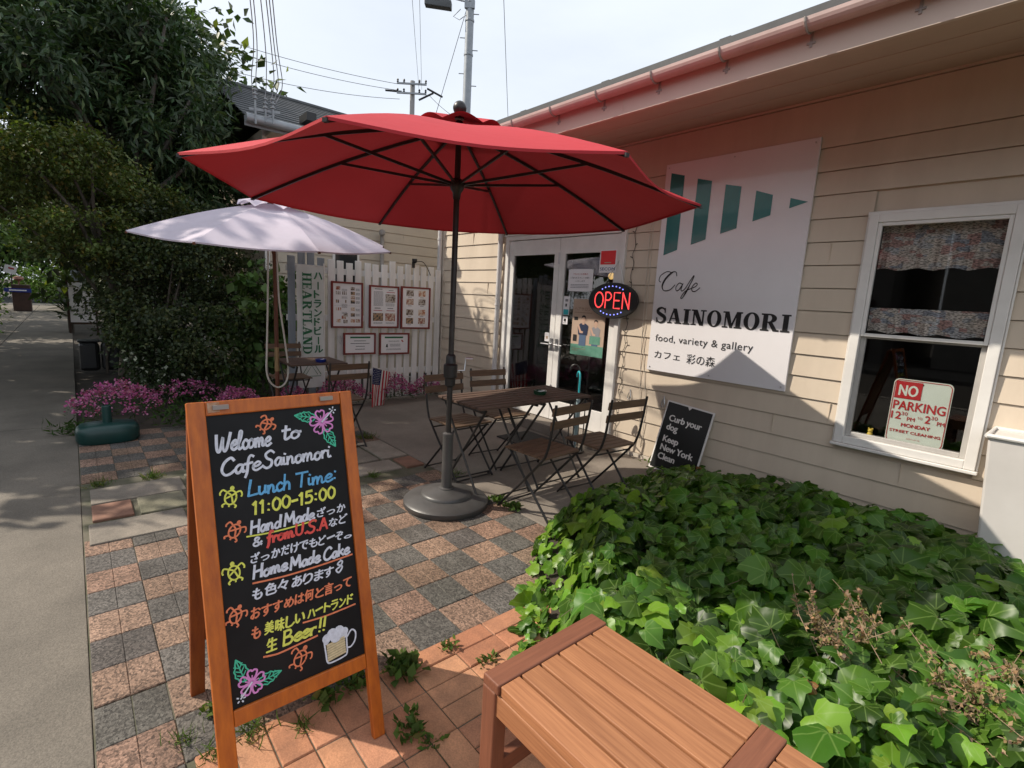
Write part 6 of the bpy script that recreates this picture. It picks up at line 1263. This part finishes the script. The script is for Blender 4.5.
mb = MB(); mb.tube([(-25, 13.95, 0), (-25, 13.95, 12.15)], [.16, .12], 12); mb.build('pole', mat('pole_concrete', (.34, .33, .32), (.3, .29, .28), 5, .8), p2_, smooth=True)
ax = Vector((.65, .76, 0))
for z, l in ((11.95, .75), (11.5, .75)):
    mb = MB(); c = Vector((-25, 13.95, z)) + Vector((.15, -.13, 0)); mb.bar(c - ax * l, c + ax * l, .07, .08); ca = mb.build('crossarm', M['pole'], p2_); mb = MB()
    for f in (-1, -.55, .55, 1): mb.lathe(c + ax * l * f * .95 + Vector((0, 0, .03)), [(.03, 0), (.06, .04), (.03, .08), (.06, .12), (.03, .18)], 8)
    mb.build('insulators', M['black'], ca)
mb = MB(); mb.tube([(-24.6, 14.1, 11.2), (-24.2, 14.7, 11.6)], .05, 8); mb.tube([(-24.3, 14.4, 11.75), (-23.8, 15.0, 11.4)], .05, 8); mb.tube([(-25.3, 13.5, 11.6), (-25.9, 12.9, 11.65)], .05, 8); mb.build('cable_joints', M['black'], p2_)
def wire(label, a, b_, sag, r=.012, grp='overhead wires'):
    a, b_ = Vector(a), Vector(b_); t = [(a.lerp(b_, f) - Vector((0, 0, sag * 4 * f * (1 - f)))) for f in np.linspace(0, 1, 25)]; mb = MB(); mb.tube(t, r, 5); tag(mb.build('overhead_wire', M['black']), label, 'wire', grp)
wire('overhead wire from the distant pole to the left, top one', (-25.5, 13.35, 11.98), (-27.5, 5.4, 12.1), .15); wire('overhead wire from the distant pole to the left, just below the top one', (-25.6, 13.4, 11.72), (-27.5, 5.2, 11.75), .2); wire('overhead wire from the distant pole to the left, lowest of three', (-25.5, 13.5, 11.3), (-27.5, 5.3, 10.9), .25)
wire('thin wire dropping from the distant pole towards the roof on the right', (-24.4, 14.6, 11.5), (-20.5, 15.3, 9.2), .25); wire('steep wire rising from the distant pole to the top edge, left one', (-24.6, 14.1, 11.7), (-14.9, 8.2, 10.4), .05, .008); wire('steep wire rising from the distant pole to the top edge, right one', (-24.5, 14.2, 11.7), (-14.6, 8.3, 10.3), .05, .008)
wire('steep thin wire right of the steel pole', (-14, 11.4, 7.3), (-4.4, 2.55, 11.8), .02, .008); wire('stay wire running down beside the steel pole', (-12.6, 8.65, 9.2), (-13.4, 8.2, 6.4), .0, .008)
for i, (y0, y1, dz) in enumerate([(1.90, 1.93, 0), (1.93, 1.94, .03), (2.03, 2.0, 0), (2.10, 2.05, .02), (2.13, 2.12, .0), (2.16, 2.2, .06)]):
    names = ['leftmost', 'second', 'third', 'fourth', 'fifth', 'rightmost']; a = Vector((-7.42, y0 , 3.75)); b_ = Vector((-3.6, .82 + .03 * i, 4.1)); pts = cat_rom([a, a + Vector((.10, .05 * (i - 2) * .4, .22)), a.lerp(b_, .35) + Vector((0, .05, .10)), b_], 8)
    mb = MB(); mb.tube(pts, .005, 5); tag(mb.build('service_wire', M['inkgrey']), 'thin service wire rising from the annex eave, %s of six' % names[i], 'wire', 'service wires at the annex eave')

# ================================================================== CAMERA, SKY, SUN
yaw, pitch, roll = R(-48.88), R(9.437), R(3.197)
f_ = Vector((math.sin(yaw) * math.cos(pitch), math.cos(yaw) * math.cos(pitch), -math.sin(pitch))); r_ = Vector((math.cos(yaw), -math.sin(yaw), 0)); u_ = r_.cross(f_)
rr = r_ * math.cos(roll) + u_ * math.sin(roll); uu = -r_ * math.sin(roll) + u_ * math.cos(roll)
cam = bpy.data.cameras.new('camera'); co = bpy.data.objects.new('camera', cam); COL.objects.link(co)
co.matrix_world = Matrix(((rr.x, uu.x, -f_.x, 0), (rr.y, uu.y, -f_.y, 0), (rr.z, uu.z, -f_.z, 1.43), (0, 0, 0, 1)))
cam.sensor_width = 36; cam.lens = 36 * 506.2 / 1024; cam.clip_start = .05; cam.clip_end = 500; SC.camera = co
sun_to = Vector((-.74, -.69, .92)).normalized(); el = math.asin(sun_to.z); az = math.atan2(sun_to.x, sun_to.y)
sl_ = bpy.data.lights.new('sun', 'SUN'); sl_.energy = 4.0; sl_.angle = R(.53); sl_.color = (1.0, .91, .78); so = bpy.data.objects.new('sun', sl_); COL.objects.link(so); so.rotation_euler = (-sun_to).to_track_quat('-Z', 'Y').to_euler(); so.location = (0, 0, 20)
w = bpy.data.worlds.new('World'); SC.world = w; w.use_nodes = True; nt = w.node_tree; bg = nt.nodes['Background']
sk = nt.nodes.new('ShaderNodeTexSky'); sk.sky_type = 'NISHITA'; sk.sun_disc = False; sk.sun_elevation = el; sk.sun_rotation = az; sk.altitude = 0; sk.air_density = 1.0; sk.dust_density = 4.0; sk.ozone_density = 1.0
tc = nt.nodes.new('ShaderNodeTexCoord'); nz = nt.nodes.new('ShaderNodeTexNoise'); nz.inputs['Scale'].default_value = 1.6; nz.inputs['Detail'].default_value = 6
mp = nt.nodes.new('ShaderNodeMapping'); mp.inputs['Scale'].default_value = (1, 1, 3); nt.links.new(tc.outputs['Generated'], mp.inputs[0]); nt.links.new(mp.outputs[0], nz.inputs['Vector'])
mr = nt.nodes.new('ShaderNodeMapRange'); mr.inputs['From Min'].default_value = .35; mr.inputs['From Max'].default_value = .7; mr.inputs['To Min'].default_value = .72; mr.inputs['To Max'].default_value = .95; nt.links.new(nz.outputs['Fac'], mr.inputs[0])
mx = nt.nodes.new('ShaderNodeMix'); mx.data_type = 'RGBA'; mx.inputs[7].default_value = (7.7, 8.25, 9.0, 1); nt.links.new(mr.outputs[0], mx.inputs['Factor']); nt.links.new(sk.outputs[0], mx.inputs[6]); nt.links.new(mx.outputs[2], bg.inputs['Color']); bg.inputs['Strength'].default_value = .10
SC.view_settings.view_transform = 'Standard'; SC.view_settings.look = 'None'; SC.view_settings.exposure = .38; SC.view_settings.gamma = 1
SC.render.engine = 'CYCLES'; SC.cycles.max_bounces = 8; SC.cycles.transparent_max_bounces = 12; SC.cycles.caustics_reflective = False; SC.cycles.caustics_refractive = False; SC.cycles.use_denoising = True
